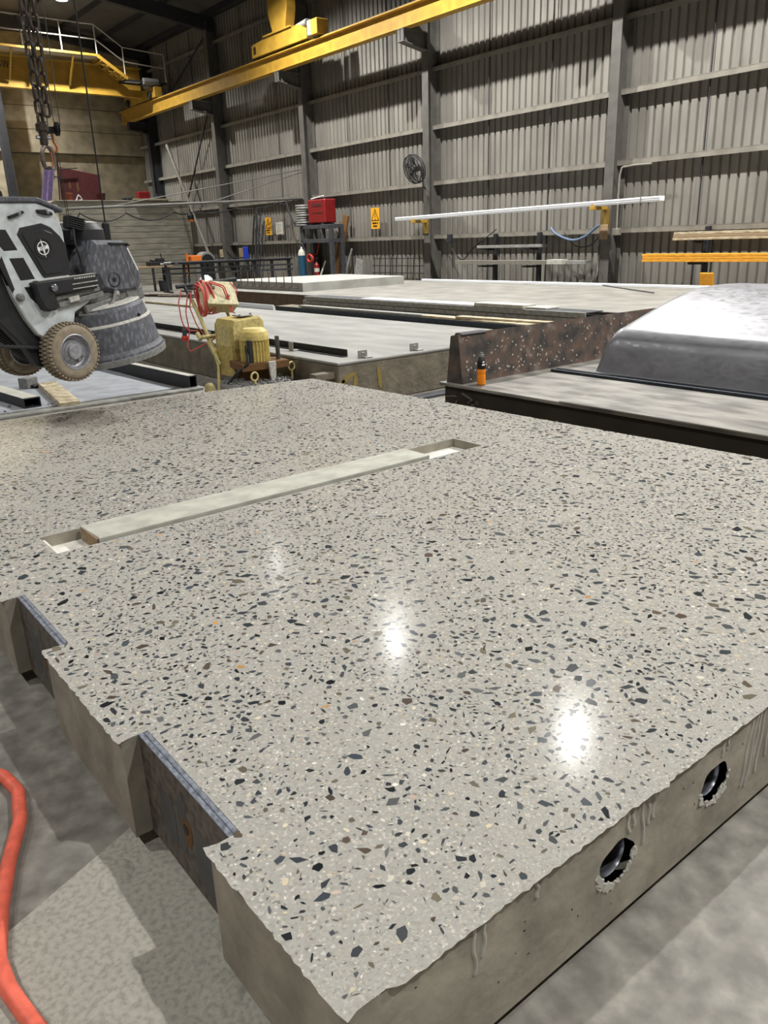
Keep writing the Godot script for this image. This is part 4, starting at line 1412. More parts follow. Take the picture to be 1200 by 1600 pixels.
	for k in 11:
		var u := k / 10.0
		box(s, Vector3(lerpf(0.625, 0.69, u), lerpf(0.635, 0.495, u), -0.109), Vector3(0.012, 0.010, 0.003), Basis(Vector3(0, 0, 1), -1.1))
	part("hood_marks", mesh_of(s), M.logo_white, hd)
	s = S()
	bar(s, Vector3(0.56, 0.68, -0.109), Vector3(0.66, 0.36, -0.109), 0.004, 0.006)
	part("hood_crease", mesh_of(s), M.dust_grey, hd)
	# work light
	var lb := Basis(Vector3(0, 0, 1), -0.22)
	s = S()
	box(s, Vector3(0.315, 0.81, -0.25), Vector3(0.125, 0.085, 0.07), lb, 0.008)
	var wl := obj("work_light", s, M.plastic_inset, t)
	s = S()
	for k in 6: box(s, Vector3(0.315, 0.81, -0.21) + lb * Vector3(0, -0.035 + k * 0.014, 0), Vector3(0.12, 0.006, 0.02), lb, 0.001)
	part("cooling_fins", mesh_of(s), M.steel_dark, wl)
	s = S()
	bar(s, Vector3(0.25, 0.70, -0.2), Vector3(0.28, 0.79, -0.22), 0.02, 0.02, 0.003)
	tube(s, curve([Vector3(0.27, 0.77, -0.2), Vector3(0.25, 0.68, -0.18), Vector3(0.27, 0.58, -0.17), Vector3(0.26, 0.48, -0.16)], 0.02), 0.008, 6)
	part("light_bracket", mesh_of(s), M.black, wl)
	# wheels, axle, dark underside, vacuum hose
	wheel(t, 0.0, true)
	wheel(t, -0.57, false)
	s = S()
	rod(s, Vector3(0, 0, -0.66), Vector3(0, 0, -0.05), 0.022)
	prism(s, poly([-0.10, 0.12, 0.10, 0.2, 0.05, -0.04, -0.05, -0.04]), -0.18, -0.14)
	prism(s, poly([-0.10, 0.12, 0.10, 0.2, 0.05, -0.04, -0.05, -0.04]), -0.56, -0.52)
	obj("axle", s, M.dust_grey, t)
	s = S()
	prism(s, poly([-0.506, 0.572, -0.339, 0.563, -0.284, 0.369, -0.161, 0.126, -0.106, -0.033, -0.147, -0.092, -0.209, -0.071, -0.269, 0.049, -0.409, 0.224, -0.553, 0.333]), -0.20, -0.14, 0.006)
	prism(s, poly([-0.506, 0.572, -0.339, 0.563, -0.284, 0.369, -0.161, 0.126, -0.25, 0.1, -0.409, 0.3, -0.553, 0.36]), -0.54, -0.2)
	obj("rear_frame", s, M.plastic_dark, t)
	s = S()
	bar(s, Vector3(-0.52, 0.10, -0.12), Vector3(-0.18, 0.045, -0.12), 0.02, 0.02, 0.003)
	obj("rear_bar", s, M.steel_dark, t)
	s = S()
	var hp := curve([Vector3(-0.55, 0.34, -0.32), Vector3(-0.38, 0.22, -0.30), Vector3(-0.27, 0.10, -0.30), Vector3(-0.16, 0.0, -0.30), Vector3(-0.02, -0.05, -0.30)], 0.008)
	for i in hp.size() - 1:
		tube(s, [hp[i], hp[i].lerp(hp[i + 1], 0.5), hp[i + 1]], 0.05 if i % 2 else 0.042, 14)
	obj("vacuum_hose", s, M.steel_dark, t)
	# lifting eye
	s = S()
	var ring := []
	for k in 16: ring.append(Vector3(-0.15 + cos(TAU * k / 16) * 0.035, 0.985 + sin(TAU * k / 16) * 0.035, -0.35))
	tube(s, ring, 0.01, 8, true)
	obj("lifting_eye", s, M.chain, t)


func link_mesh(L: float, W: float, r: float) -> ArrayMesh:
	var s := S()
	var pts := []
	for k in 20:
		var a := TAU * k / 20
		pts.append(Vector3(cos(a) * (W / 2 - r), sin(a) * (W / 2 - r) + signf(sin(a)) * (L - W) / 2, 0))
	tube(s, pts, r, 8, true)
	return mesh_of(s)


func hoist() -> void:
	var at := Vector3(1.492, 0.0, -5.68)
	# sling
	var t := thing("lifting_sling", "purple webbing sling between the hook and the big grinder", "sling", at + Vector3(0, 1.83, 0))
	var top := V(1.925, 2.07, 6.12) - t.position
	for sd in [-1, 1]:
		var s := S()
		for k in 6:
			bar(s, Vector3(0.385 + sd * 0.006 + k * 0.005 * sd, 0.0, -0.42), Vector3(0.44 + sd * (0.008 + 0.0045 * k), 0.20, -0.44), 0.008, 0.012)
		obj("webbing", s, M.sling, t)
	# main chain: vertical, through the hook's top
	var cx := V(1.955, 0, 6.2)
	t = thing("lifting_chain", "heavy rusty lifting chain holding the big grinder, at the top left", "chain", cx + Vector3(0, 2.3, 0))
	var lk := link_mesh(0.115, 0.072, 0.0105)
	for i in 16:
		var o := part("chain_link", lk, M.chain, t, Vector3(0, 0.05 + i * 0.088, 0))
		o.rotation.y = 0.6 + (PI / 2 if i % 2 else 0.0)
	for i in 16:
		var o := part("chain_link", lk, M.chain, t, Vector3(0.03 + 0.0015 * i, 0.12 + i * 0.088, 0.06))
		o.rotation.y = 0.2 + (PI / 2 if i % 2 else 0.0)
	t = thing("slack_chain", "slack chain leg hanging left of the main lifting chain", "chain", V(1.72, 2.72, 6.28))
	for i in 10:
		var o := part("chain_link", lk, M.chain, t, Vector3(-0.004 * i, 0.03 + i * 0.088, 0))
		o.rotation.y = 0.3 + (PI / 2 if i % 2 else 0.0)
	# hook
	t = thing("lifting_hook", "steel lifting hook with an orange inner edge on the chain", "hook", cx + Vector3(0.0, 2.06, 0))
	var s := S()
	var pts := []
	for k in 24:
		var a := TAU * k / 24
		pts.append(Vector3(cos(a) * 0.045 + 0.01, sin(a) * 0.085 + 0.05, -cos(a) * 0.02))
	tube(s, pts, 0.016, 8, true)
	obj("hook_ring", s, M.hook, t)
	s = S()
	pts = []
	for k in 14:
		var a := -2.2 + 2.9 * k / 13
		pts.append(Vector3(cos(a) * 0.031 + 0.01, sin(a) * 0.07 + 0.05, -cos(a) * 0.014 + 0.004))
	tube(s, pts, 0.006, 6)
	obj("orange_edge", s, M.hook_orange, t)
	s = S()
	box(s, Vector3(0.0, 0.185, 0), Vector3(0.05, 0.11, 0.05), Basis(), 0.012)
	box(s, Vector3(0.0, 0.25, 0), Vector3(0.075, 0.07, 0.07), Basis(), 0.015)
	obj("clevis", s, M.chain, t)
	s = S()
	rod(s, Vector3(-0.05, 0.185, 0.0), Vector3(0.05, 0.185, 0.0), 0.012)
	obj("clevis_pin", s, M.bright_steel, t)
	s = S()
	box(s, Vector3(0.0, -0.045, 0.01), Vector3(0.06, 0.09, 0.05), Basis(), 0.015)
	obj("hook_saddle", s, M.chain, t)

	# far hook block on wire ropes
	t = thing("hook_block", "small hook block with two sheaves hanging on four wire ropes", "hook block", V(4.39, 3.2, 13.5))
	for sd in [-1, 1]:
		s = S()
		lathe(s, [Vector2(0, -0.02), Vector2(0.1, -0.02), Vector2(0.1, -0.012), Vector2(0.085, 0), Vector2(0.1, 0.012), Vector2(0.1, 0.02), Vector2(0, 0.02)], 24, along(Vector3.RIGHT, Vector3(sd * 0.09, 0.06, 0)))
		obj("sheave", s, M.steel_dark, t)
	s = S()
	box(s, Vector3(0, 0.04, 0), Vector3(0.13, 0.1, 0.05), Basis(), 0.01)
	obj("block_body", s, M.steel_dark, t)
	s = S()
	tube(s, curve([Vector3(0, 0, 0), Vector3(0.01, -0.12, 0), Vector3(0.05, -0.2, 0), Vector3(0.03, -0.27, 0), Vector3(-0.03, -0.25, 0), Vector3(-0.035, -0.2, 0)], 0.02), 0.02, 8)
	obj("hook", s, M.hook_orange, t)
	for q in [-0.17, -0.06, 0.06, 0.17]:
		s = S()
		rod(s, Vector3(q * 0.8, 0.1, 0.03), Vector3(q * 1.2, 6.0, 0.03), 0.008, 5)
		obj("wire_rope", s, M.wire, t)
	s = S()
	for k in 2: rod(s, Vector3(0.02 + k * 0.03, -0.26, 0), Vector3(0.04 + k * 0.03, -1.2, 0), 0.006, 5)
	obj("hand_chain", s, M.chain, t)
	# pendant cable
	t = thing("pendant_cable", "thin dark pendant cable hanging from the crane in front of the end wall", "cable", V(3.5, 1.6, 9.4))
	s = S()
	rod(s, V(3.5, 1.75, 9.4), V(3.5, 8.2, 9.4), 0.009, 6)
	wobj("cable", s, M.black, t)
	s = S()
	wbox(s, 3.46, 3.54, 1.55, 1.78, 9.37, 9.43, 0.015)
	wobj("pendant_control", s, M.black, t)


# ---------------------------------------------------------------- small yellow grinder
func yellow_grinder() -> void:
	var t := thing("edge_grinder", "old yellow walk-behind grinder with a coiled red cable on its handle", "floor grinder", V(3.85, 0, 7.0))
	var s := S()
	# grinding disc cover
	lathe(s, [Vector2(0.0, 0.1), Vector2(0.34, 0.1), Vector2(0.36, 0.11), Vector2(0.36, 0.20), Vector2(0.34, 0.225), Vector2(0, 0.23)], 36, Transform3D(Basis(), V(3.85, 0, 6.85)))
	wobj("disc_cover", s, M.dust_grey, t)
	s = S()
	for i in 240:
		var a := rng.randf() * TAU
		var r := 0.34 * sqrt(rng.randf())
		var q := rng.randf_range(0.008, 0.022)
		box(s, V(3.85 + cos(a) * r, 0.23 + q * 0.2, 6.85 + sin(a) * r), Vector3(q, q * 0.7, q), Basis.from_euler(Vector3(rng.randf(), rng.randf() * 6, rng.randf())), q * 0.2)
	wobj("dirt", s, M.dust_grey, t).set_meta("kind", "stuff")
	s = S()
	lathe(s, [Vector2(0.26, 0.02), Vector2(0.3, 0.03), Vector2(0.3, 0.1), Vector2(0, 0.1)], 30, Transform3D(Basis(), V(3.85, 0, 6.85)))
	wobj("grinding_plate", s, M.steel_dark, t)
	# rusty plate
	s = S()
	prism(s, poly([3.62, 6.70, 4.12, 6.66, 4.14, 6.9, 4.0, 7.1, 3.7, 7.1]), 0.345, 0.415, 0.008, Transform3D(Basis(Vector3.RIGHT, Vector3.FORWARD, Vector3.UP), Vector3.ZERO))
	wbox(s, 3.75, 4.0, 0.23, 0.345, 6.78, 7.0, 0.01)
	wobj("motor_plate", s, M.rust_orange, t)
	s = S()
	prism(s, poly([3.88, 0.42, 3.96, 0.42, 3.95, 0.27, 3.925, 0.23, 3.90, 0.23, 3.885, 0.30]), -6.655, -6.635, 0.004)
	wobj("white_tag", s, M.dust_pale, t)
	# housing with cut corners
	s = S()
	prism(s, poly([3.70, 0.5, 3.70, 0.74, 3.735, 0.80, 4.03, 0.82, 4.075, 0.77, 4.075, 0.38, 3.72, 0.38]), -7.35, -7.0, 0.02)
	wobj("housing", s, M.yellow_dull, t)
	s = S()
	wbox(s, 3.697, 3.703, 0.54, 0.75, 7.04, 7.30, 0.002)
	wobj("side_plate", s, M.cream, t)
	s = S()
	prism(s, poly([3.715, 0.52, 3.715, 0.735, 3.745, 0.79, 4.02, 0.808, 4.06, 0.765, 4.06, 0.52]), -7.0, -6.992, 0.003)
	wobj("front_plate", s, M.cream, t)
	s = S()
	prism(s, poly([3.7, 0.25, 3.7, 0.5, 3.86, 0.5, 3.84, 0.25]), -7.32, -7.02, 0.01)
	wobj("lower_body", s, M.yellow_dull, t)
	# motor
	s = S()
	lathe(s, [Vector2(0.12, 0.40), Vector2(0.122, 0.62), Vector2(0.14, 0.62), Vector2(0.14, 0.66), Vector2(0.132, 0.70), Vector2(0.10, 0.73), Vector2(0.05, 0.735), Vector2(0, 0.735)], 32, Transform3D(Basis(), V(3.84, 0, 6.82)))
	var mo := wobj("motor", s, M.motor_yellow, t)
	for k in 26:
		s = S()
		var a := TAU * k / 26
		box(s, V(3.84 + cos(a) * 0.127, 0.515, 6.82 + sin(a) * 0.127), Vector3(0.03, 0.20, 0.008), Basis(Vector3.UP, a), 0.002)
		part("cooling_fin", mesh_of(s), M.motor_yellow, mo)
	s = S()
	wbox(s, 3.71, 3.745, 0.41, 0.63, 6.70, 6.75, 0.005)
	wobj("dark_strip", s, M.steel_dark, t)
	s = S()
	wbox(s, 4.045, 4.075, 0.41, 0.64, 6.74, 6.78, 0.004)
	wobj("upright_bar", s, M.steel_blue, t)
	# lifting eyes
	for q in [[3.70, 0.30, 6.62], [4.2, 0.33, 6.75]]:
		s = S()
		var ring := []
		for k in 16: ring.append(V(q[0] + cos(TAU * k / 16) * 0.036, q[1] + sin(TAU * k / 16) * 0.04, q[2]))
		tube(s, ring, 0.01, 8, true)
		rod(s, V(q[0], q[1] - 0.04, q[2]), V(q[0], 0.2, q[2]), 0.012)
		wobj("lifting_eye", s, M.cream, t)
	# top lid
	s = S()
	wbox(s, 3.84, 3.98, 0.822, 0.834, 7.05, 7.22, 0.003)
	rod(s, V(3.97, 0.83, 7.08), V(3.97, 0.85, 7.08), 0.012)
	rod(s, V(3.86, 0.83, 7.1), V(3.86, 0.842, 7.1), 0.012)
	wobj("lid", s, M.grey_metal, t)
	# wheels
	for b in [3.56, 4.1]:
		s = S()
		lathe(s, [Vector2(0, -0.03), Vector2(0.07, -0.03), Vector2(0.09, -0.02), Vector2(0.09, 0.02), Vector2(0.07, 0.03), Vector2(0, 0.03)], 24, along(Vector3.RIGHT, V(b, 0.09, 7.3)))
		wobj("wheel", s, M.cream, t)
	s = S()
	rod(s, V(3.5, 0.09, 7.3), V(4.16, 0.09, 7.3), 0.014)
	wobj("axle", s, M.steel_dark, t)
	# handle
	for b in [3.69, 4.02]:
		s = S()
		tube(s, [V(b - 0.04, 0.10, 7.28), V(b, 0.34, 7.32), V(b, 0.52, 7.42)], 0.017, 10)
		tube(s, [V(b, 0.40, 7.30), V(b, 0.60, 7.47), V(b, 0.93, 7.74), V(b, 0.98, 7.80)], 0.02, 10)
		wobj("handle_tube", s, M.cream, t)
	s = S()
	rod(s, V(3.6, 1.1, 7.92), V(4.3, 1.14, 7.92), 0.022)
	rod(s, V(3.69, 0.95, 7.77), V(3.69, 1.1, 7.92), 0.018)
	rod(s, V(4.02, 0.95, 7.77), V(4.02, 1.1, 7.92), 0.018)
	wobj("handlebar", s, M.steel_dark, t)
	s = S()
	bar(s, V(3.66, 0.36, 7.22), V(3.66, 0.57, 7.46), 0.02, 0.035, 0.004)
	rod(s, V(3.6, 0.62, 7.46), V(3.78, 0.62, 7.46), 0.02)
	rod(s, V(3.58, 0.6, 7.44), V(3.58, 0.66, 7.5), 0.022)
	wobj("adjuster", s, M.cream, t)
	# control box, tilted back
	var cb := Basis(Vector3.RIGHT, 0.32) * Basis(Vector3.UP, 0.0)
	cb = Basis.from_euler(Vector3(-0.62, 0.0, -0.12))
	var cc := V(3.91, 0.985, 7.62)
	s = S()
	box(s, cc, Vector3(0.33, 0.27, 0.15), cb, 0.008)
	var bx := wobj("control_box", s, M.cream_box, t)
	s = S()
	box(s, cc + cb * Vector3(0, 0, 0.08), Vector3(0.335, 0.275, 0.014), cb, 0.004)
	part("box_door", mesh_of(s), M.cream_box, bx)
	for q in [[-0.095, 0.085], [-0.07, 0.05], [0.07, -0.04]]:
		s = S()
		lathe(s, [Vector2(0.018, 0.0), Vector2(0.018, 0.012), Vector2(0.012, 0.02), Vector2(0, 0.02)], 14, along(cb * Vector3(0, 0, 1), cc + cb * Vector3(q[0], q[1], 0.087)))
		part("box_knob", mesh_of(s), M.dust_grey, bx)
	# drive hose at the front
	s = S()
	tube(s, curve([V(3.745, 0.62, 6.85), V(3.70, 0.5, 6.72), V(3.68, 0.42, 6.68), V(3.58, 0.33, 6.75), V(3.53, 0.22, 6.85), V(3.56, 0.15, 6.9), V(3.62, 0.12, 6.8)], 0.02), 0.014, 8)
	wobj("black_hose", s, M.steel_dark, t)
	# the red cable is a thing of its own that hangs on the box
	var k := thing("extension_cable", "red extension cable coiled over the yellow grinder's control box", "cable", V(3.85, 0.95, 7.65))
	s = S()
	for i in 9:
		var pts := []
		var rr := 0.15 + 0.012 * sin(i * 2.1)
		for j in 26:
			var a := TAU * j / 26
			pts.append(V(3.735 + 0.016 * (i % 5) + 0.03 * sin(a + i), 0.985 + cos(a) * rr * 1.05 + 0.01 * sin(3 * a + i), 7.66 + sin(a) * rr * 0.9 + 0.02 * cos(a)))
		tube(s, pts, 0.008, 6, true)
	wobj("cable_coil", s, M.red_cable, k)
	for q in [
		[V(3.83, 1.15, 7.62), V(3.93, 1.10, 7.50), V(3.98, 0.95, 7.50), V(3.985, 0.84, 7.48), V(3.98, 0.83, 7.42)],
		[V(3.80, 1.145, 7.62), V(3.91, 1.09, 7.50), V(3.96, 0.95, 7.50), V(3.965, 0.85, 7.48)],
		[V(4.06, 1.13, 7.62), V(4.10, 1.05, 7.55), V(4.10, 0.92, 7.62), V(4.02, 0.84, 7.7), V(3.88, 0.82, 7.7)],
		[V(3.68, 1.05, 7.75), V(3.63, 0.9, 7.72), V(3.66, 0.72, 7.66), V(3.72, 0.6, 7.6), V(3.74, 0.52, 7.55)],
		[V(3.66, 1.04, 7.78), V(3.60, 0.85, 7.76), V(3.60, 0.66, 7.72), V(3.56, 0.52, 7.72), V(3.58, 0.46, 7.7), V(3.68, 0.52, 7.6), V(3.76, 0.62, 7.4)],
		[V(3.6, 1.08, 7.8), V(3.55, 0.95, 7.8), V(3.55, 0.8, 7.78), V(3.56, 0.72, 7.76)],
		[V(3.56, 0.72, 7.76), V(3.60, 0.67, 7.74), V(3.68, 0.66, 7.68)]]:
		s = S()
		tube(s, curve(q, 0.03), 0.007, 6)
		wobj("cable_loop", s, M.red_cable, k)
	s = S()
	lathe(s, [Vector2(0, 0), Vector2(0.024, 0), Vector2(0.024, 0.06), Vector2(0.014, 0.09), Vector2(0, 0.09)], 14, Transform3D(Basis(), V(3.56, 0.62, 7.76)))
	wobj("plug_body", s, M.steel_blue, k)
	s = S()
	lathe(s, [Vector2(0, -0.05), Vector2(0.034, -0.05), Vector2(0.036, -0.02), Vector2(0.03, 0.0), Vector2(0, 0.0)], 14, Transform3D(Basis(), V(3.56, 0.62, 7.76)))
	wobj("plug_collar", s, M.plug_red, k)


# ---------------------------------------------------------------- cranes
func handrail(t: Node3D, p: Array, h: float) -> void:
	for i in p.size() - 1:
		for f in [0.5, 1.0]:
			var s := S()
			rod(s, p[i] + Vector3(0, h * f, 0), p[i + 1] + Vector3(0, h * f, 0), 0.022, 6)
			wobj("hand_rail", s, M.rail_white, t)
	for q in p:
		var s := S()
		rod(s, q, q + Vector3(0, h, 0), 0.025, 6)
		wobj("rail_post", s, M.rail_white, t)


func cranes() -> void:
	# the far overhead crane with its walkway
	var t := thing("overhead_crane", "yellow overhead crane with a railed walkway spanning the far end of the shed", "overhead crane", V(4, 7.2, 33.8))
	var s := S()
	wbox(s, -7.2, 14.9, 7.27, 7.31, 33.965, 34.2, 0.005)
	wbox(s, -7.2, 14.9, 7.31, 8.28, 33.98, 34.02)
	wbox(s, -7.2, 14.9, 8.28, 8.32, 33.8, 34.2, 0.005)
	wobj("girder", s, M.crane_yellow, t)
	s = S()
	wbox(s, -7.2, 15.0, 7.5, 8.1, 34.6, 34.9, 0.01)
	wobj("rear_girder", s, M.crane_yellow, t)
	s = S()
	wbox(s, -7.2, 13.0, 8.42, 8.50, 33.05, 33.12, 0.005)
	wbox(s, -7.2, 13.0, 8.42, 8.50, 33.75, 33.82, 0.005)
	for i in 6: wbox(s, 2 + i * 2.2, 2.08 + i * 2.2, 8.34, 8.44, 33.05, 34.0)
	for i in 4: bar(s, V(5.4 + i * 2.2, 7.5, 33.9), V(5.4 + i * 2.2, 8.42, 33.1), 0.06, 0.06)
	wobj("walkway_frame", s, M.crane_yellow, t)
	s = S()
	for i in 60: wbox(s, 7.0 + i * 0.1, 7.092 + i * 0.1, 8.45, 8.47, 33.12, 33.75)
	wbox(s, -7.2, 13.0, 8.44, 8.447, 33.05, 33.98)
	wobj("walkway_grating", s, M.mesh_walk, t)
	# steps down to the low platform
	s = S()
	for z in [33.05, 33.75]: bar(s, V(12.9, 8.45, z), V(14.0, 7.76, z), 0.04, 0.12)
	wobj("stair_stringer", s, M.crane_yellow, t)
	for i in 4:
		s = S()
		wbox(s, 13.0 + i * 0.25, 13.22 + i * 0.25, 8.27 - i * 0.155, 8.30 - i * 0.155, 33.07, 33.75, 0.004)
		wobj("stair_tread", s, M.crane_yellow, t)
	s = S()
	wbox(s, 13.9, 15.6, 7.68, 7.74, 33.05, 33.1); wbox(s, 13.9, 15.6, 7.68, 7.74, 33.72, 33.78)
	for b in [13.9, 14.72, 15.55]: wbox(s, b, b + 0.06, 7.68, 7.74, 33.05, 33.78)
	wobj("platform_frame", s, M.steel_dark, t)
	for q in [[13.97, 14.70], [14.80, 15.53]]:
		s = S()
		wbox(s, q[0], q[1], 7.735, 7.75, 33.1, 33.72)
		wobj("platform_grating", s, M.mesh_walk, t)
	handrail(t, [V(10.2, 8.5, 33.06), V(11.6, 8.5, 33.06), V(12.9, 8.5, 33.06), V(13.92, 7.85, 33.06), V(16.0 - 0.4, 7.75, 33.06)], 0.98)
	handrail(t, [V(2.0, 8.5, 33.06), V(6, 8.5, 33.06), V(10.2, 8.5, 33.06)], 0.98)
	# end carriage on the runway
	s = S()
	wbox(s, 14.98, 15.3, 7.17, 7.55, 32.9, 36.0, 0.01)
	wobj("end_carriage", s, M.crane_yellow, t)
	for a in [33.3, 35.6]:
		s = S()
		lathe(s, [Vector2(0, -0.06), Vector2(0.14, -0.06), Vector2(0.14, 0.06), Vector2(0, 0.06)], 20, along(Vector3.RIGHT, V(14.94, 7.28, a)))
		wobj("crane_wheel", s, M.steel_dark, t)
	s = S()
	wbox(s, 14.85, 15.35, 7.55, 7.85, 33.2, 33.7, 0.02)
	rod(s, V(14.6, 7.72, 33.0), V(15.2, 7.72, 33.0), 0.12, 12)
	wobj("drive_unit", s, M.dust_grey, t)
	text("load_sign", "SWL", 0.3, M.black, t, Transform3D(Basis(), V(9.75, 8.02, 33.97) - t.position))

	# the nearer crane, of which the end carriage and the leg show
	t = thing("overhead_crane", "nearer yellow crane with its end carriage on the runway beam at the top", "overhead crane", V(15.1, 7.17, 23.2))
	s = S()
	prism(s, poly([-25.1, 7.19, -25.1, 7.55, -24.2, 7.62, -22.3, 7.62, -21.9, 7.42, -21.9, 7.19]), 14.95, 15.28, 0.012, Transform3D(Basis(Vector3(0, 0, 1), Vector3.UP, Vector3.RIGHT), Vector3.ZERO))
	wobj("end_carriage", s, M.crane_yellow, t)
	s = S()
	wbox(s, 14.9, 15.32, 7.19, 7.6, 21.3, 21.62, 0.015)
	wobj("buffer_box", s, M.crane_yellow, t)
	s = S()
	rod(s, V(15.05, 7.62, 21.95), V(15.05, 7.58, 22.5), 0.1, 14)
	wbox(s, 14.92, 15.25, 7.2, 7.62, 21.65, 21.85, 0.02)
	wobj("drive_motor", s, M.grey_metal, t)
	s = S()
	wbox(s, 14.9, 15.3, 7.63, 7.68, 22.7, 24.3, 0.005)
	wobj("joint_plate", s, M.crane_yellow, t)
	s = S()
	prism(s, poly([-23.75, 7.68, -23.0, 7.68, -22.85, 8.2, -22.85, 8.9, -23.95, 8.9, -23.95, 8.2]), 14.93, 15.25, 0.012, Transform3D(Basis(Vector3(0, 0, 1), Vector3.UP, Vector3.RIGHT), Vector3.ZERO))
	wobj("leg", s, M.crane_yellow, t)
	for q in [25.0, 22.4]:
		s = S()
		lathe(s, [Vector2(0, -0.05), Vector2(0.12, -0.05), Vector2(0.12, 0.05), Vector2(0, 0.05)], 18, along(Vector3.RIGHT, V(15.135, 7.295, q)))
		wobj("crane_wheel", s, M.steel_dark, t)
	s = S()
	wbox(s, 14.944, 14.952, 7.27, 7.48, 24.85, 25.0)
	wobj("data_plate", s, M.brown_print, t)


# ---------------------------------------------------------------- far end of the shed
func far_end() -> void:
	# sleeper wall and the deck behind it
	var t := thing("sleeper_wall", "low pale wall of stacked horizontal sleepers in front of the end wall", "retaining wall", V(13.2, 0, 33.1))
	for i in 14:
		var s := S()
		wbox(s, 10.55, 16.0, i * 0.234, i * 0.234 + 0.226, 33.0, 33.12, 0.012)
		wobj("sleeper", s, M.sleeper, t)
	var s := S()
	wbox(s, 10.58, 15.98, 0, 3.25, 33.13, 33.2)
	wbox(s, 10.5, 16.02, 3.275, 3.32, 32.96, 35.0, 0.01)
	for b in [10.7, 13.3, 15.8]: wbox(s, b - 0.1, b + 0.1, 0, 3.275, 34.6, 34.8)
	wobj("deck", s, M.sleeper, t)
	# things on the deck
	s = S()
	prism(s, poly([10.86, 3.33, 10.93, 4.55, 11.2, 4.5, 12.5, 4.28, 12.45, 3.33]), -33.5, -33.42, 0.01)
	var mp := thing("maroon_sheet", "dark maroon steel sheet with rust marks standing on the deck by the end wall", "steel sheet", V(11.7, 3.32, 33.5))
	wobj("sheet", s, M.maroon, mp)
	for q in [[11.55, 3.85, 0.45], [11.25, 3.9, 0.3]]:
		s = S()
		prism(s, poly([q[0] - 0.03, q[1] - q[2] / 2, q[0] + 0.05, q[1] - 0.1, q[0] + 0.02, q[1] + q[2] / 2, q[0] - 0.04, q[1] + 0.05]), -33.43, -33.415)
		wobj("rust_mark", s, M.rust_orange, mp)
	s = S()
	rod(s, V(10.75, 3.32, 33.3), V(10.86, 4.75, 33.3), 0.025, 6)
	rod(s, V(10.5, 4.42, 33.3), V(11.6, 4.5, 33.3), 0.02, 6)
	rod(s, V(10.45, 4.25, 33.3), V(11.0, 4.1, 33.3), 0.02, 6)
	tag(obj("rod_frame", s, M.black), "thin black rod frame standing left of the maroon sheet", "frame")
	for q in [[11.05, "terracotta pot standing before the maroon sheet"], [12.35, "dark pot standing at the right foot of the maroon sheet"]]:
		s = S()
		lathe(s, [Vector2(0, 0), Vector2(0.12, 0), Vector2(0.15, 0.22), Vector2(0.16, 0.22), Vector2(0.16, 0.27), Vector2(0.13, 0.27), Vector2(0.12, 0.1), Vector2(0, 0.1)], 18)
		var o := obj("plant_pot", s, M.terracotta if q[0] < 12 else M.maroon)
		o.position = V(q[0], 3.32, 33.15)
		tag(o, q[1], "pot")
	s = S()
	for i in 3: tube(s, curve([V(11.3 + i * 0.02, 3.33, 33.1), V(11.42, 3.5 + i * 0.02, 33.1), V(11.55, 3.34, 33.1), V(11.4, 3.335, 33.0)], 0.05), 0.012, 5)
	tag(obj("wire_loop", s, M.white_metal), "loop of white wire lying between the two pots", "wire")
	t = thing("red_tool_case", "red tool case on a plank at the right end of the deck", "tool case", V(14.0, 3.32, 33.1))
	s = S()
	box(s, Vector3(0.06, 0.2, 0), Vector3(0.5, 0.28, 0.3), Basis(), 0.03)
	obj("case_body", s, M.paint_red, t)
	s = S()
	box(s, Vector3(0.3, 0.03, 0.1), Vector3(1.5, 0.06, 0.25), Basis(), 0.006)
	obj("plank", s, M.timber, t)
	s = S()
	for i in 5: tube(s, curve([Vector3(0.5 + i * 0.1, 0.06, 0.05), Vector3(0.6 + i * 0.08, 0.3 - 0.03 * i, 0), Vector3(0.85, 0.1 + i * 0.03, 0.05)], 0.05), 0.015, 5)
	tag(obj("tool_clutter", s, M.steel_dark, t), "", "")
	s = S()
	for i in 7: box(s, V(13.2 + i * 0.07, 3.36 + 0.03 * (i % 2), 33.05), Vector3(0.12, 0.09, 0.1), Basis.from_euler(Vector3(0, i, 0.4 * i)), 0.01)
	tag(obj("scrap_pile", s, M.steel_dark), "small pile of dark scrap left of the red tool case", "scrap")

	# jib pipe, stays, festoon cable, work lamp
	s = S()
	rod(s, V(8.2, 2.64, 25.0), V(15.83, 2.9, 24.0), 0.04, 8)
	tag(obj("jib_pipe", s, M.steel_grey), "long thin pipe boom reaching from the column across the far end", "pipe")
	for q in [[V(9.3, 2.66, 24.9), V(15.83, 3.8, 23.95), "upper thin stay wire from the column to the pipe boom"], [V(12.6, 2.8, 24.4), V(15.83, 3.72, 23.95), "lower thin stay wire from the column to the pipe boom"]]:
		s = S()
		rod(s, q[0], q[1], 0.016, 5)
		tag(obj("stay_wire", s, M.steel_grey), q[2], "wire", "stay wires of the pipe boom")
	t = thing("festoon_cable", "black festoon cable looping below the pipe boom", "cable", V(13, 2.7, 29))
	var fp := [V(9.95, 2.5, 30.0), V(10.3, 2.72, 30.0), V(12.0, 2.72, 30.0), V(13.9, 2.76, 30.0), V(14.56, 2.74, 30.0), V(15.5, 2.78, 28.0), V(15.9, 2.85, 25.6), V(16.0, 2.9, 24.8)]
	for i in fp.size() - 1:
		s = S()
		tube(s, wire(fp[i], fp[i + 1], 0.28 if i > 0 and i < 3 else 0.1, 12), 0.022, 6)
		wobj("cable_loop", s, M.black, t)
		s = S()
		rod(s, fp[i], fp[i] + Vector3(0, 0.2, 0), 0.008, 5)
		wobj("cable_hanger", s, M.steel_grey, t)
	s = S()
	for i in fp.size() - 1: rod(s, fp[i] + Vector3(0, 0.2, 0), fp[i + 1] + Vector3(0, 0.2, 0), 0.008, 5)
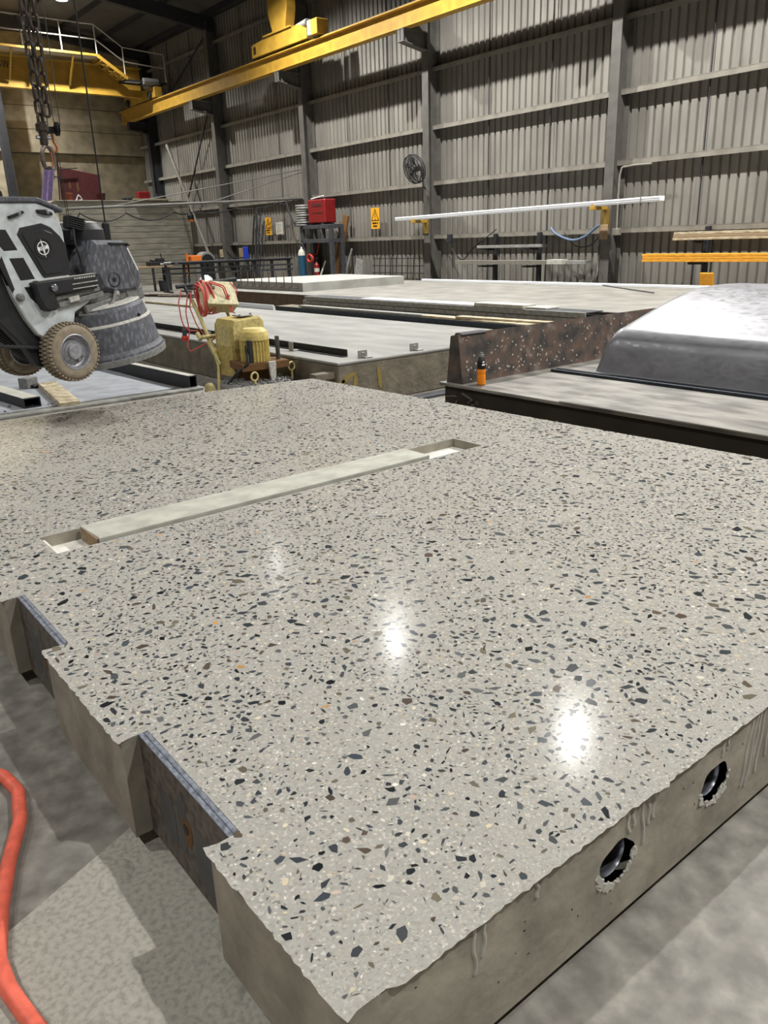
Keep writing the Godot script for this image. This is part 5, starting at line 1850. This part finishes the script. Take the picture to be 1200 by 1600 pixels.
	wobj("support_wire", s, M.steel_grey, t)
	t = thing("work_lamp", "small work lamp with an orange shade hanging under the festoon cable", "lamp", V(14.56, 2.36, 30.0))
	s = S()
	lathe(s, [Vector2(0.12, 0.1), Vector2(0.13, 0.26), Vector2(0.06, 0.36), Vector2(0, 0.36)], 18)
	obj("lamp_body", s, M.black, t)
	s = S()
	lathe(s, [Vector2(0, 0.02), Vector2(0.1, 0.03), Vector2(0.12, 0.1)], 18, Transform3D(), true)
	obj("shade", s, M.orange, t)
	s = S()
	rod(s, Vector3(0, 0.36, 0), Vector3(0.0, 0.5, 0), 0.02, 6)
	obj("lamp_stem", s, M.black, t)

	# work bench and bar rack
	t = thing("work_bench", "dark steel work bench in front of the sleeper wall", "bench", V(11.9, 0, 28.2))
	s = S()
	wbox(s, 11.2, 12.65, 0.80, 0.86, 27.9, 28.5, 0.01)
	wobj("bench_top", s, M.timber_end, t)
	for q in [[11.3, 27.95], [12.5, 27.95], [11.3, 28.45], [12.5, 28.45], [11.9, 27.95]]:
		s = S()
		wbox(s, q[0] - 0.035, q[0] + 0.035, 0, 0.8, q[1] - 0.035, q[1] + 0.035, 0.004)
		wobj("leg", s, M.steel_dark, t)
	s = S()
	bar(s, V(11.2, 0.0, 27.93), V(10.95, 0.75, 27.93), 0.05, 0.15)
	wobj("brace", s, M.black, t)
	t = thing("bench_vice", "dark machine vice and tools heaped on the work bench", "vice", V(12.2, 0.86, 28.2))
	s = S()
	box(s, Vector3(0, 0.08, 0), Vector3(0.75, 0.14, 0.3), Basis(), 0.02)
	box(s, Vector3(0.1, 0.2, 0), Vector3(0.3, 0.12, 0.2), Basis(), 0.02)
	obj("vice_body", s, M.black, t)
	s = S()
	rod(s, Vector3(0.2, 0.2, 0), Vector3(0.15, 0.42, 0), 0.02); rod(s, Vector3(-0.1, 0.16, 0), Vector3(-0.3, 0.2, 0.1), 0.03)
	obj("vice_handle", s, M.steel_dark, t)
	t = thing("bucket", "dark bucket under the work bench", "bucket", V(12.1, 0, 27.6))
	s = S()
	lathe(s, [Vector2(0, 0), Vector2(0.16, 0), Vector2(0.2, 0.36), Vector2(0.21, 0.36), Vector2(0.2, 0.33), Vector2(0, 0.05)], 20)
	obj("bucket_body", s, M.steel_dark, t)
	t = thing("bar_rack", "long low rack holding horizontal steel bars behind the far slab", "rack", V(14, 0, 25.5))
	for i in 8:
		s = S()
		var u := i / 7.0
		var p := V(lerpf(11.7, 15.5, u), 0, lerpf(26.4, 24.6, u))
		wbox(s, p.x - 0.04, p.x + 0.04, 0, 0.92, -p.z - 0.04, -p.z + 0.04, 0.004)
		wbox(s, p.x - 0.03, p.x + 0.03, 0.0, 0.05, -p.z - 0.35, -p.z + 0.35)
		wobj("leg", s, M.steel_dark, t)
	for q in [0.62, 0.78]:
		s = S()
		bar(s, V(11.6, q, 26.42), V(15.6, q, 24.52), 0.05, 0.06)
		wobj("rack_rail", s, M.steel_dark, t)
	for i in 6:
		s = S()
		rod(s, V(11.5 + 0.1 * i, 0.95 + 0.035 * (i % 2), 26.35 - 0.07 * i), V(15.4 + 0.04 * i, 0.95 + 0.035 * (i % 2), 24.85 - 0.07 * i), 0.03, 8)
		tag(obj("steel_bar", s, M.grey_metal if i < 2 else M.steel_dark), "steel bar lying along the rack behind the far slab, %s from the back" % ["first", "second", "third", "fourth", "fifth", "last"][i], "steel bar", "bars on the rack")
	t = thing("orange_box", "orange tool box standing on the rack behind the control box", "tool box", V(13.2, 0.9, 27.2))
	s = S()
	box(s, Vector3(0, 0.14, 0), Vector3(0.42, 0.28, 0.3), Basis(), 0.03)
	wbox(s, -0.35, -0.28, -0.4, 0.35, -0.03, 0.03)
	obj("box_body", s, M.orange, t)
	s = S()
	wbox(s, -0.35, 0.5, -0.9, -0.82, -0.2, 0.2)
	for q in [-0.3, 0.45]: wbox(s, q - 0.03, q + 0.03, -0.9, 0.0, -0.03, 0.03)
	wbox(s, -0.35, 0.5, -0.03, 0.0, -0.2, 0.2)
	obj("stand", s, M.steel_dark, t)
	t = thing("arched_cover", "dark arched steel cover standing behind the rack", "cover", V(14.3, 0, 28.6))
	s = S()
	var arch := PackedVector2Array([Vector2(-0.33, 0.0), Vector2(0.33, 0.0)])
	for i in 13: arch.append(Vector2(cos(PI * i / 12) * 0.33, 0.95 + sin(PI * i / 12) * 0.33))
	prism(s, arch, -0.2, 0.2, 0.02)
	obj("cover_shell", s, M.grey_metal, t)
	s = S()
	var arch2 := PackedVector2Array([Vector2(-0.26, 0.03), Vector2(0.26, 0.03)])
	for i in 13: arch2.append(Vector2(cos(PI * i / 12) * 0.26, 0.93 + sin(PI * i / 12) * 0.26))
	prism(s, arch2, 0.19, 0.21)
	obj("dark_opening", s, M.black, t)
	t = thing("blue_case", "bright blue upright case on the rack", "case", V(14.55, 0.99, 25.9))
	s = S()
	box(s, Vector3(0, 0.19, 0), Vector3(0.17, 0.46, 0.12), Basis(), 0.02)
	obj("case_body", s, M.paint_blue, t)
	s = S()
	box(s, Vector3(0, 0.19, 0.063), Vector3(0.11, 0.34, 0.008), Basis(), 0.003)
	obj("case_front", s, M.paint_blue, t)
	t = thing("white_bag", "white crumpled bag under the rack", "bag", V(13.4, 0, 26.9))
	s = S()
	lathe(s, [Vector2(0, 0), Vector2(0.25, 0.02), Vector2(0.3, 0.2), Vector2(0.22, 0.4), Vector2(0.08, 0.5), Vector2(0, 0.5)], 9, Transform3D(), true)
	obj("bag_body", s, M.white_metal, t)
	# loose bars on the floor
	for i in 9:
		s = S()
		rod(s, V(10.2 + 0.1 * i, 0.03 + 0.02 * (i % 3), 26.0 - 0.5 * i), V(11.6 + 0.16 * i, 0.04 + 0.02 * (i % 2), 22.0 - 0.1 * i), 0.03, 6)
		tag(obj("loose_bar", s, M.rusty), "loose rusty bar on the floor before the bench, %s from the left" % ["first", "second", "third", "fourth", "fifth", "sixth", "seventh", "eighth", "last"][i], "steel bar", "loose bars by the bench")
	s = S()
	bar(s, V(9.2, 0.04, 21.2), V(10.2, 0.04, 19.9), 0.2, 0.05)
	tag(obj("floor_plank", s, M.timber_end), "short brown plank on the floor below the work bench", "plank")

	# things along the side wall, far bays
	t = thing("steel_stand", "dark steel stand carrying the red machine", "stand", V(15.6, 0, 22.5))
	for q in [[15.4, 23.45], [15.8, 23.45], [15.4, 21.8], [15.8, 21.8]]:
		s = S()
		wbox(s, q[0] - 0.06, q[0] + 0.06, 0, 2.0, q[1] - 0.07, q[1] + 0.07, 0.005)
		wobj("post", s, M.steel_blue, t)
	for y in [1.46, 1.9]:
		s = S()
		wbox(s, 15.34, 15.86, y, y + 0.12, 21.74, 23.5, 0.006)
		wobj("shelf", s, M.steel_blue, t)
	for a in [22.3, 22.8]:
		s = S()
		wbox(s, 15.4, 15.5, 1.58, 1.9, a - 0.04, a + 0.04)
		wobj("divider", s, M.steel_blue, t)
	t = thing("welding_machine", "red box shaped welding machine on the dark steel stand", "welding machine", V(15.6, 2.02, 22.55))
	s = S()
	box(s, Vector3(0, 0.41, 0), Vector3(0.45, 0.72, 0.98), Basis(), 0.03)
	obj("casing", s, M.paint_red, t)
	s = S()
	box(s, Vector3(-0.229, 0.6, 0.05), Vector3(0.012, 0.09, 0.5), Basis(), 0.003)
	box(s, Vector3(-0.229, 0.36, 0.1), Vector3(0.008, 0.03, 0.55))
	obj("front_badge", s, M.maroon, t)
	for a in [-0.35, 0.35]:
		s = S()
		box(s, Vector3(0, 0.02, a), Vector3(0.4, 0.05, 0.08), Basis(), 0.005)
		obj("foot", s, M.steel_dark, t)
	s = S()
	rod(s, Vector3(-0.15, 0.8, -0.35), Vector3(-0.15, 0.86, 0.35), 0.02)
	obj("handle", s, M.white_metal, t)
	t = thing("cable_coils", "stack of pale coiled cables left of the red machine", "cable coil", V(15.5, 2.0, 23.55))
	s = S()
	for i in 9:
		var ring := []
		for k in 18: ring.append(Vector3(cos(TAU * k / 18) * 0.2, 0.04 + i * 0.075, sin(TAU * k / 18) * 0.22 + 0.02 * sin(i * 2)))
		tube(s, ring, 0.034, 6, true)
	obj("coil", s, M.grey_metal, t)
	s = S()
	wbox(s, -0.25, 0.25, 0.0, 0.02, -0.25, 0.25)
	bar(s, Vector3(0, 0.01, 0.05), Vector3(0.0, 0.01, 1.0), 0.3, 0.02)
	obj("tray", s, M.steel_blue, t)
	s = S()
	tube(s, curve([V(15.95, 2.9, 25.2), V(15.9, 2.5, 25.0), V(15.7, 2.1, 24.4), V(15.5, 2.02, 23.8)], 0.1), 0.03, 6)
	tag(obj("drop_cable", s, M.steel_dark), "grey cable drooping to the coils left of the red machine", "cable")
	t = thing("gas_cylinder", "blue gas cylinder with a pale top standing before the steel stand", "gas cylinder", V(15.2, 0, 23.3))
	s = S()
	lathe(s, [Vector2(0, 0), Vector2(0.115, 0), Vector2(0.12, 0.03), Vector2(0.12, 1.08), Vector2(0, 1.08)], 24)
	obj("cylinder_body", s, M.gas_blue, t)
	s = S()
	lathe(s, [Vector2(0.12, 1.08), Vector2(0.105, 1.2), Vector2(0.06, 1.27), Vector2(0.035, 1.29), Vector2(0.035, 1.36), Vector2(0, 1.36)], 24, Transform3D(), true)
	obj("shoulder", s, M.sign_white, t)
	s = S()
	rod(s, Vector3(-0.08, 1.38, 0), Vector3(0.08, 1.38, 0), 0.03); rod(s, Vector3(0, 1.34, 0), Vector3(0, 1.5, 0), 0.02)
	rod(s, Vector3(0, 1.45, 0), Vector3(0.0, 1.45, 0.12), 0.03)
	obj("valve", s, M.steel_blue, t)
	t = thing("fire_extinguisher", "red fire extinguisher with a white label beneath the red machine", "fire extinguisher", V(15.55, 0.38, 22.95))
	s = S()
	lathe(s, [Vector2(0, 0), Vector2(0.085, 0), Vector2(0.09, 0.02), Vector2(0.09, 0.38), Vector2(0.05, 0.45), Vector2(0.025, 0.47), Vector2(0, 0.5)], 20)
	obj("extinguisher_body", s, M.paint_red, t)
	s = S()
	lathe(s, [Vector2(0.0915, 0.16), Vector2(0.0915, 0.28)], 20)
	obj("label_band", s, M.sign_white, t)
	s = S()
	rod(s, Vector3(0, 0.47, 0), Vector3(0, 0.56, 0), 0.02); bar(s, Vector3(0, 0.56, 0), Vector3(-0.05, 0.6, 0.1), 0.02, 0.03)
	bar(s, Vector3(0, 0.15, 0.09), Vector3(0.3, 0.15, 0.09), 0.02, 0.04)
	wbox(s, -0.12, 0.12, -0.38, 0.0, -0.12, 0.12, 0.01)
	obj("valve_and_stand", s, M.black, t)
	t = thing("hose_reel", "small red coiled hose hanging above the fire extinguisher", "hose", V(15.55, 0.98, 23.2))
	s = S()
	for i in 3:
		var ring := []
		for k in 16: ring.append(Vector3(-0.1 + i * 0.03, cos(TAU * k / 16) * 0.12, sin(TAU * k / 16) * 0.14))
		tube(s, ring, 0.025, 6, true)
	rod(s, Vector3(-0.1, 0.1, 0), Vector3(0.1, 0.12, 0), 0.02)
	rod(s, Vector3(0.1, 0.12, 0), Vector3(0.2, 0.12, -0.0), 0.02)
	rod(s, Vector3(0.2, 0.12, 0), Vector3(0.2, 0.5, 0.2), 0.015)
	obj("coil", s, M.plug_red, t)
	# leaning lengths
	for q in [[27.5, 2.75, 27.9, 0.07, "steel_blue"], [27.25, 2.6, 27.8, 0.05, "steel_blue"], [27.75, 2.5, 28.2, 0.06, "steel_dark"], [27.05, 2.3, 27.65, 0.05, "steel_blue"]]:
		s = S()
		bar(s, V(15.95, 0.0, q[2]), V(16.08, q[1], q[0]), q[3], q[3] * 0.7, 0.004)
		tag(obj("leaning_bar", s, M[q[4]]), ["tallest blue grey steel length leaning left of the yellow sign", "second blue grey steel length leaning left of the yellow sign", "dark steel length leaning leftmost beside the far column", "shortest blue grey steel length, nearest the yellow sign"][[27.5, 27.25, 27.75, 27.05].find(q[0])], "steel bar", "lengths leaning left of the yellow sign")
	s = S()
	bar(s, V(15.75, 0.0, 22.3), V(16.08, 2.28, 21.85), 0.26, 0.09, 0.01)
	tag(obj("leaning_channel", s, M.rust_orange), "wide rusty brown steel channel leaning on the wall right of the red machine", "steel channel")
	s = S()
	bar(s, V(15.75, 0.0, 22.58), V(16.06, 2.1, 22.1), 0.1, 0.07, 0.006)
	tag(obj("leaning_timber", s, M.timber_end), "narrow tan timber leaning beside the rusty channel", "timber")
	s = S()
	bar(s, V(15.5, 0.0, 22.95), V(15.75, 0.9, 22.7), 0.12, 0.05, 0.006)
	tag(obj("short_board", s, M.sign_white), "short pale board leaning at the foot of the rusty channel", "board")
	s = S()
	bar(s, V(15.78, 0.0, 21.9), V(16.05, 1.25, 21.6), 0.06, 0.04, 0.006)
	tag(obj("leaning_bar", s, M.grey_metal), "thin grey bar leaning right of the rusty channel", "steel bar")
	t = thing("leaning_plate", "grey steel plate leaning on the wall right of the thin bar", "steel plate", V(15.9, 0, 21.2))
	s = S()
	prism(s, poly([-0.24, 0, 0.24, 0, 0.2, 0.9, -0.16, 0.95]), -0.02, 0.02, 0.004, Transform3D(Basis(Vector3(0, 0, 1), Vector3(0.15, 1, 0).normalized(), Vector3.LEFT), Vector3.ZERO))
	obj("plate", s, M.grey_metal, t)
	# reinforcing mesh
	t = thing("steel_mesh", "panel of rusty reinforcing mesh standing against the wall below the second yellow sign", "steel mesh", V(16.0, 0, 19.2))
	for i in 10:
		s = S()
		rod(s, V(16.0, 0.0, 18.0 + i * 0.27), V(16.06, 1.0, 18.0 + i * 0.27), 0.014, 5)
		wobj("upright_wire", s, M.black, t)
	for i in 5:
		s = S()
		rod(s, V(15.985 + 0.012 * i, 0.1 + i * 0.21, 17.95), V(15.985 + 0.012 * i, 0.1 + i * 0.21, 20.5), 0.014, 5)
		wobj("cross_wire", s, M.black, t)
	# signs
	for q in [[26.75, 1.79, 2.40, "yellow warning sign with a triangle, beside the white notice"], [20.35, 1.82, 2.43, "yellow warning sign with a triangle, alone on the wall right of the leaning steel"]]:
		t = thing("warning_sign", q[3], "sign", V(16.07, q[1], q[0]), -PI / 2, "yellow warning signs")
		var hh: float = q[2] - q[1]
		s = S()
		box(s, Vector3(0, hh / 2, 0), Vector3(0.42, hh, 0.006), Basis(), 0.002)
		obj("sign_plate", s, M.sign_yellow, t)
		s = S()
		var tp := [Vector2(-0.17, hh * 0.40), Vector2(0.17, hh * 0.40), Vector2(0, hh * 0.93)]
		for i in 3:
			var p: Vector2 = tp[i]
			var r: Vector2 = tp[(i + 1) % 3]
			bar(s, Vector3(p.x, p.y, 0.005), Vector3(r.x, r.y, 0.005), 0.004, 0.025)
		for i in 3: rod(s, Vector3(tp[i].x, tp[i].y, 0.004), Vector3(tp[i].x, tp[i].y, 0.007), 0.013)
		obj("triangle", s, M.brown_print, t)
		text("exclamation_mark", "!", 0.3, M.brown_print, t, Transform3D(Basis(), Vector3(0, hh * 0.59, 0.004)))
		s = S()
		for k in [[-0.04, 0.27, 0.22], [0.12, 0.27, 0.05], [-0.01, 0.13, 0.2]]: box(s, Vector3(k[0], hh * k[1], 0.004), Vector3(k[2], 0.05, 0.003))
		obj("worn_print", s, M.brown_print, t)
		s = S()
		for k in [-0.1, 0.1]: box(s, Vector3(k, hh / 2, -0.06), Vector3(0.03, hh, 0.11))
		obj("fixing_batten", s, M.girt, t)
	t = thing("notice_board", "white notice sheet on the wall beside the yellow sign", "sign", V(16.07, 1.8, 26.0), -PI / 2)
	s = S()
	box(s, Vector3(0, 0.21, 0), Vector3(0.5, 0.42, 0.006), Basis(), 0.002)
	obj("sheet", s, M.sign_white, t)
	s = S()
	for k in 5: box(s, Vector3(-0.02 + 0.03 * (k % 2), 0.33 - k * 0.06, 0.004), Vector3(0.34 - 0.06 * (k % 3), 0.014, 0.002))
	box(s, Vector3(0.0, 0.44, 0.0), Vector3(0.46, 0.02, 0.004))
	obj("faded_print", s, M.dust_grey, t)
	s = S()
	box(s, Vector3(-0.1, 0.09, 0.004), Vector3(0.05, 0.05, 0.002))
	obj("red_mark", s, M.plug_red, t)
	s = S()
	for k in [-0.15, 0.15]: box(s, Vector3(k, 0.21, -0.06), Vector3(0.03, 0.42, 0.11))
	obj("fixing_batten", s, M.girt, t)
	# shelf with boxes under the last girt
	t = thing("wall_shelf", "narrow dark wall shelf between the far columns", "shelf", V(15.95, 1.0, 29.2))
	s = S()
	wbox(s, 15.86, 16.1, 0.98, 1.02, 28.35, 29.7, 0.005)
	wbox(s, 15.86, 16.1, 0.98, 1.02, 30.1, 31.5, 0.005)
	wobj("shelf_board", s, M.steel_dark, t)
	for a in [28.5, 29.3, 31.3]:
		s = S()
		bar(s, V(15.88, 0.98, a), V(16.1, 0.7, a), 0.03, 0.03)
		wbox(s, 16.06, 16.11, 0.0, 0.98, a - 0.03, a + 0.03)
		wobj("shelf_bracket", s, M.steel_dark, t)
	for q in [[30.2, 0.3, "timber", "tan box on the wall shelf left of the far column"], [28.6, 0.34, "timber_end", "brown box with a dark front on the wall shelf right of the far column"]]:
		s = S()
		wbox(s, 15.85, 16.08, 1.02, 1.02 + q[1], q[0] - 0.16, q[0] + 0.16, 0.01)
		tag(obj("shelf_box", s, M[q[2]]), q[3], "box")


func side_wall_things() -> void:
	# fan
	var t := thing("wall_fan", "dusty industrial fan on an arm on the second column", "fan", V(15.6, 3.3, 17.75))
	var ax := Vector3(-0.86, -0.30, -0.05).normalized()
	var xf := along(ax, Vector3(-0.22, 0.0, 0.08))
	var s := S()
	for i in 4:
		var ring := []
		var rr: float = [0.36, 0.38, 0.36, 0.2][i]
		var hh: float = [-0.08, 0.0, 0.08, 0.13][i]
		for k in 28: ring.append(xf * Vector3(cos(TAU * k / 28) * rr, hh, sin(TAU * k / 28) * rr))
		tube(s, ring, 0.014, 5, true)
	for k in 60:
		var a := TAU * k / 36
		tube(s, [xf * Vector3(cos(a) * 0.07, 0.14, sin(a) * 0.07), xf * Vector3(cos(a) * 0.25, 0.125, sin(a) * 0.25), xf * Vector3(cos(a) * 0.36, 0.08, sin(a) * 0.36), xf * Vector3(cos(a) * 0.37, -0.05, sin(a) * 0.37), xf * Vector3(cos(a) * 0.22, -0.12, sin(a) * 0.22)], 0.006, 4)
	obj("guard", s, M.steel_dark, t)
	for k in 4:
		s = S()
		var a := TAU * k / 4
		var bb := xf.basis * Basis(Vector3.UP, a) * Basis(Vector3.RIGHT, 0.5)
		box(s, xf * Vector3(cos(a) * 0.19, 0, -sin(a) * 0.19), Vector3(0.26, 0.006, 0.15), bb, 0.002)
		obj("blade", s, M.steel_grey, t)
	s = S()
	lathe(s, [Vector2(0, -0.22), Vector2(0.09, -0.22), Vector2(0.1, -0.02), Vector2(0.06, 0.13), Vector2(0, 0.14)], 18, xf)
	obj("fan_motor", s, M.steel_grey, t)
	s = S()
	tube(s, curve([Vector3(-0.08, 0.0, 0.0), Vector3(0.05, 0.08, -0.05), Vector3(0.12, 0.0, 0.0), Vector3(0.12, -0.45, 0.06), Vector3(0.2, -0.5, 0.06)], 0.05), 0.025, 8)
	obj("arm", s, M.steel_dark, t)
	# long white sections on column brackets
	t = thing("aluminium_sections", "long bundle of bright white aluminium sections spanning between two columns", "aluminium section", V(15.45, 2.0, 14.2))
	for q in [[15.36, 2.0], [15.42, 2.0], [15.48, 2.0]]:
		s = S()
		bar(s, V(q[0] + 0.025, 2.035, 18.55), V(q[0] + 0.025, 2.12, 9.95), 0.05, 0.1, 0.008)
		wobj("section", s, M.white_metal, t)
	s = S()
	bar(s, V(15.36, 2.045, 18.54), V(15.36, 2.13, 9.96), 0.006, 0.012); bar(s, V(15.36, 2.01, 18.54), V(15.36, 2.095, 9.96), 0.006, 0.012)
	wbox(s, 15.34, 15.54, 2.055, 2.178, 10.4, 10.42)
	wobj("groove_line", s, M.grey_metal, t)
	for a in [11.62, 17.72]:
		t = thing("bracket_arm", "short yellow bracket arm on the column %s carrying the white sections" % ["at the right", "below the fan"][int(a > 15)], "bracket", V(15.6, 1.9, a), 0.0, "yellow bracket arms")
		s = S()
		var up := 0.07 if a < 15 else 0.008
		wbox(s, 15.3, 15.83, 1.90 + up, 1.975 + up, a - 0.06, a + 0.06, 0.006)
		wobj("arm", s, M.crane_yellow, t)
		s = S()
		wbox(s, 15.805, 15.828, 1.62, 2.0, a - 0.11, a + 0.11, 0.004)
		wobj("mounting_plate", s, M.crane_shade, t)
		s = S()
		rod(s, V(15.33, 1.97 + up, a), V(15.33, 2.02 + up, a), 0.02)
		wobj("stop", s, M.crane_yellow, t)
	s = S()
	wbox(s, 15.79, 15.828, 1.34, 1.66, 11.52, 11.74, 0.006)
	tag(obj("brown_box", s, M.timber_end), "small brown box fixed to the right-hand column under the bracket", "box")
	# wall racks
	for q in [[15.2, 13.7, "between the two columns", [1.22, 0.80]], [9.2, 6.4, "at the far right", [1.30, 0.88]]]:
		for a in [q[0], q[1]]:
			t = thing("rack_post", "dark rack post with arms standing at the wall %s, %s" % [q[2], "left one" if a == q[0] else "right one"], "rack post", V(16.0, 0, a), 0.0, "rack posts at the wall")
			s = S()
			wbox(s, 15.98, 16.08, 0, 1.55, a - 0.05, a + 0.05, 0.005)
			wobj("post", s, M.steel_dark, t)
			for y in q[3]:
				s = S()
				bar(s, V(15.98, y - 0.06, a), V(15.4, y - 0.04, a), 0.05, 0.05)
				wobj("arm", s, M.steel_dark, t)
	for q in [[15.5, 13.3, 15.75, 1.20, 0.07, "grey_metal", "short grey beam on the upper rack arms between the columns"], [16.2, 12.55, 15.62, 0.80, 0.10, "grey_timber", "long weathered beam on the lower rack arms between the columns"], [12.5, 11.95, 15.7, 0.81, 0.08, "grey_metal", "short grey end piece beside the long weathered beam"], [12.95, 12.5, 15.55, 0.81, 0.11, "timber_pale", "pale block at the right end of the weathered beam"]]:
		t = thing("racked_beam", q[6], "beam", V(q[2], q[3], (q[0] + q[1]) / 2))
		s = S()
		for k in 3:
			wbox(s, q[2] - 0.12, q[2] + 0.12, q[3] + k * q[4] / 3, q[3] + (k + 0.88) * q[4] / 3, q[1], q[0], 0.004)
		wobj("beam", s, M[q[5]], t)
	t = thing("timber_beam_stack", "stack of weathered grey timber beams on the upper rack arms at the far right", "timber", V(15.6, 1.29, 7.8))
	for k in 3:
		s = S()
		wbox(s, 15.45, 15.75, 1.29 + k * 0.055, 1.34 + k * 0.055, 5.8, 9.65 - 0.01 * k, 0.005)
		wobj("timber", s, M.timber if k != 1 else M.timber_end, t)
	t = thing("yellow_beam_stack", "stack of yellow formwork beams on the lower rack arms at the far right", "timber beam", V(15.4, 0.86, 7.8))
	for k in 3:
		s = S()
		wbox(s, 15.3, 15.6, 0.87 + k * 0.055, 0.92 + k * 0.055, 5.8, 10.25 - 0.02 * (k % 2), 0.005)
		wobj("beam", s, M.yellow_timber, t)
	t = thing("yellow_offcut", "yellow timber offcut leaning behind the silver mould", "timber", V(15.1, 0.0, 8.75))
	s = S()
	bar(s, V(15.45, 0.0, 8.75), V(15.35, 0.66, 8.75), 0.28, 0.07, 0.006)
	wobj("offcut", s, M.yellow_timber, t)
	# hoses and cables
	s = S()
	tube(s, curve([V(15.98, 1.64, 13.3), V(15.9, 1.5, 13.1), V(15.9, 1.34, 12.6), V(15.9, 1.42, 12.2), V(15.9, 1.62, 11.9), V(15.86, 1.66, 11.75)], 0.05), 0.03, 8)
	tag(obj("blue_hose", s, M.hose_blue), "blue grey hose drooping from the wall to the right-hand column", "hose")
	s = S()
	tube(s, curve([V(15.98, 1.52, 12.9), V(15.9, 1.22, 12.5), V(15.9, 1.2, 12.1), V(15.88, 1.4, 11.8)], 0.05), 0.014, 6)
	tag(obj("black_cable", s, M.black), "thin black cable below the blue hose", "cable")
	s = S()
	tube(s, curve([V(15.8, 1.2, 11.75), V(15.78, 0.8, 11.72), V(15.6, 0.55, 11.6), V(15.0, 0.44, 11.3), V(14.2, 0.432, 10.2), V(13.0, 0.432, 8.4)], 0.08), 0.013, 6)
	tag(obj("grey_cable", s, M.wire), "thin grey cable running down the column and over the far bed", "cable")
	s = S()
	tube(s, curve([V(16.1, 1.45, 17.2), V(16.05, 1.1, 16.8), V(15.9, 0.9, 16.3), V(15.8, 1.2, 15.8), V(15.95, 1.66, 15.1)], 0.05), 0.014, 6)
	tag(obj("black_cable", s, M.steel_dark), "thin dark cable hanging beside the left end of the racked beams", "cable")
	s = S()
	wbox(s, 16.0, 16.1, 1.36, 1.58, 16.9, 17.05, 0.01)
	tag(obj("junction_box", s, M.steel_dark), "small dark junction box on the girt right of the second column", "box")
	t = thing("conduit", "thin pipe running down the right-hand column with a switch box", "conduit", V(15.9, 1.5, 11.35))
	s = S()
	tube(s, curve([V(15.95, 2.85, 10.6), V(15.92, 2.84, 11.2), V(15.9, 2.7, 11.35), V(15.9, 1.55, 11.35)], 0.06), 0.022, 6)
	wobj("pipe", s, M.girt, t)
	s = S()
	wbox(s, 15.84, 15.96, 1.42, 1.57, 11.26, 11.44, 0.01)
	wobj("switch_box", s, M.girt, t)


func _ready() -> void:
	rng.seed = 20
	materials()
	camera_and_light()
	lamps()
	shell()
	columns()
	polished_slab()
	beds()
	big_grinder()
	yellow_grinder()
	hoist()
	hose()
	cranes()
	far_end()
	side_wall_things()
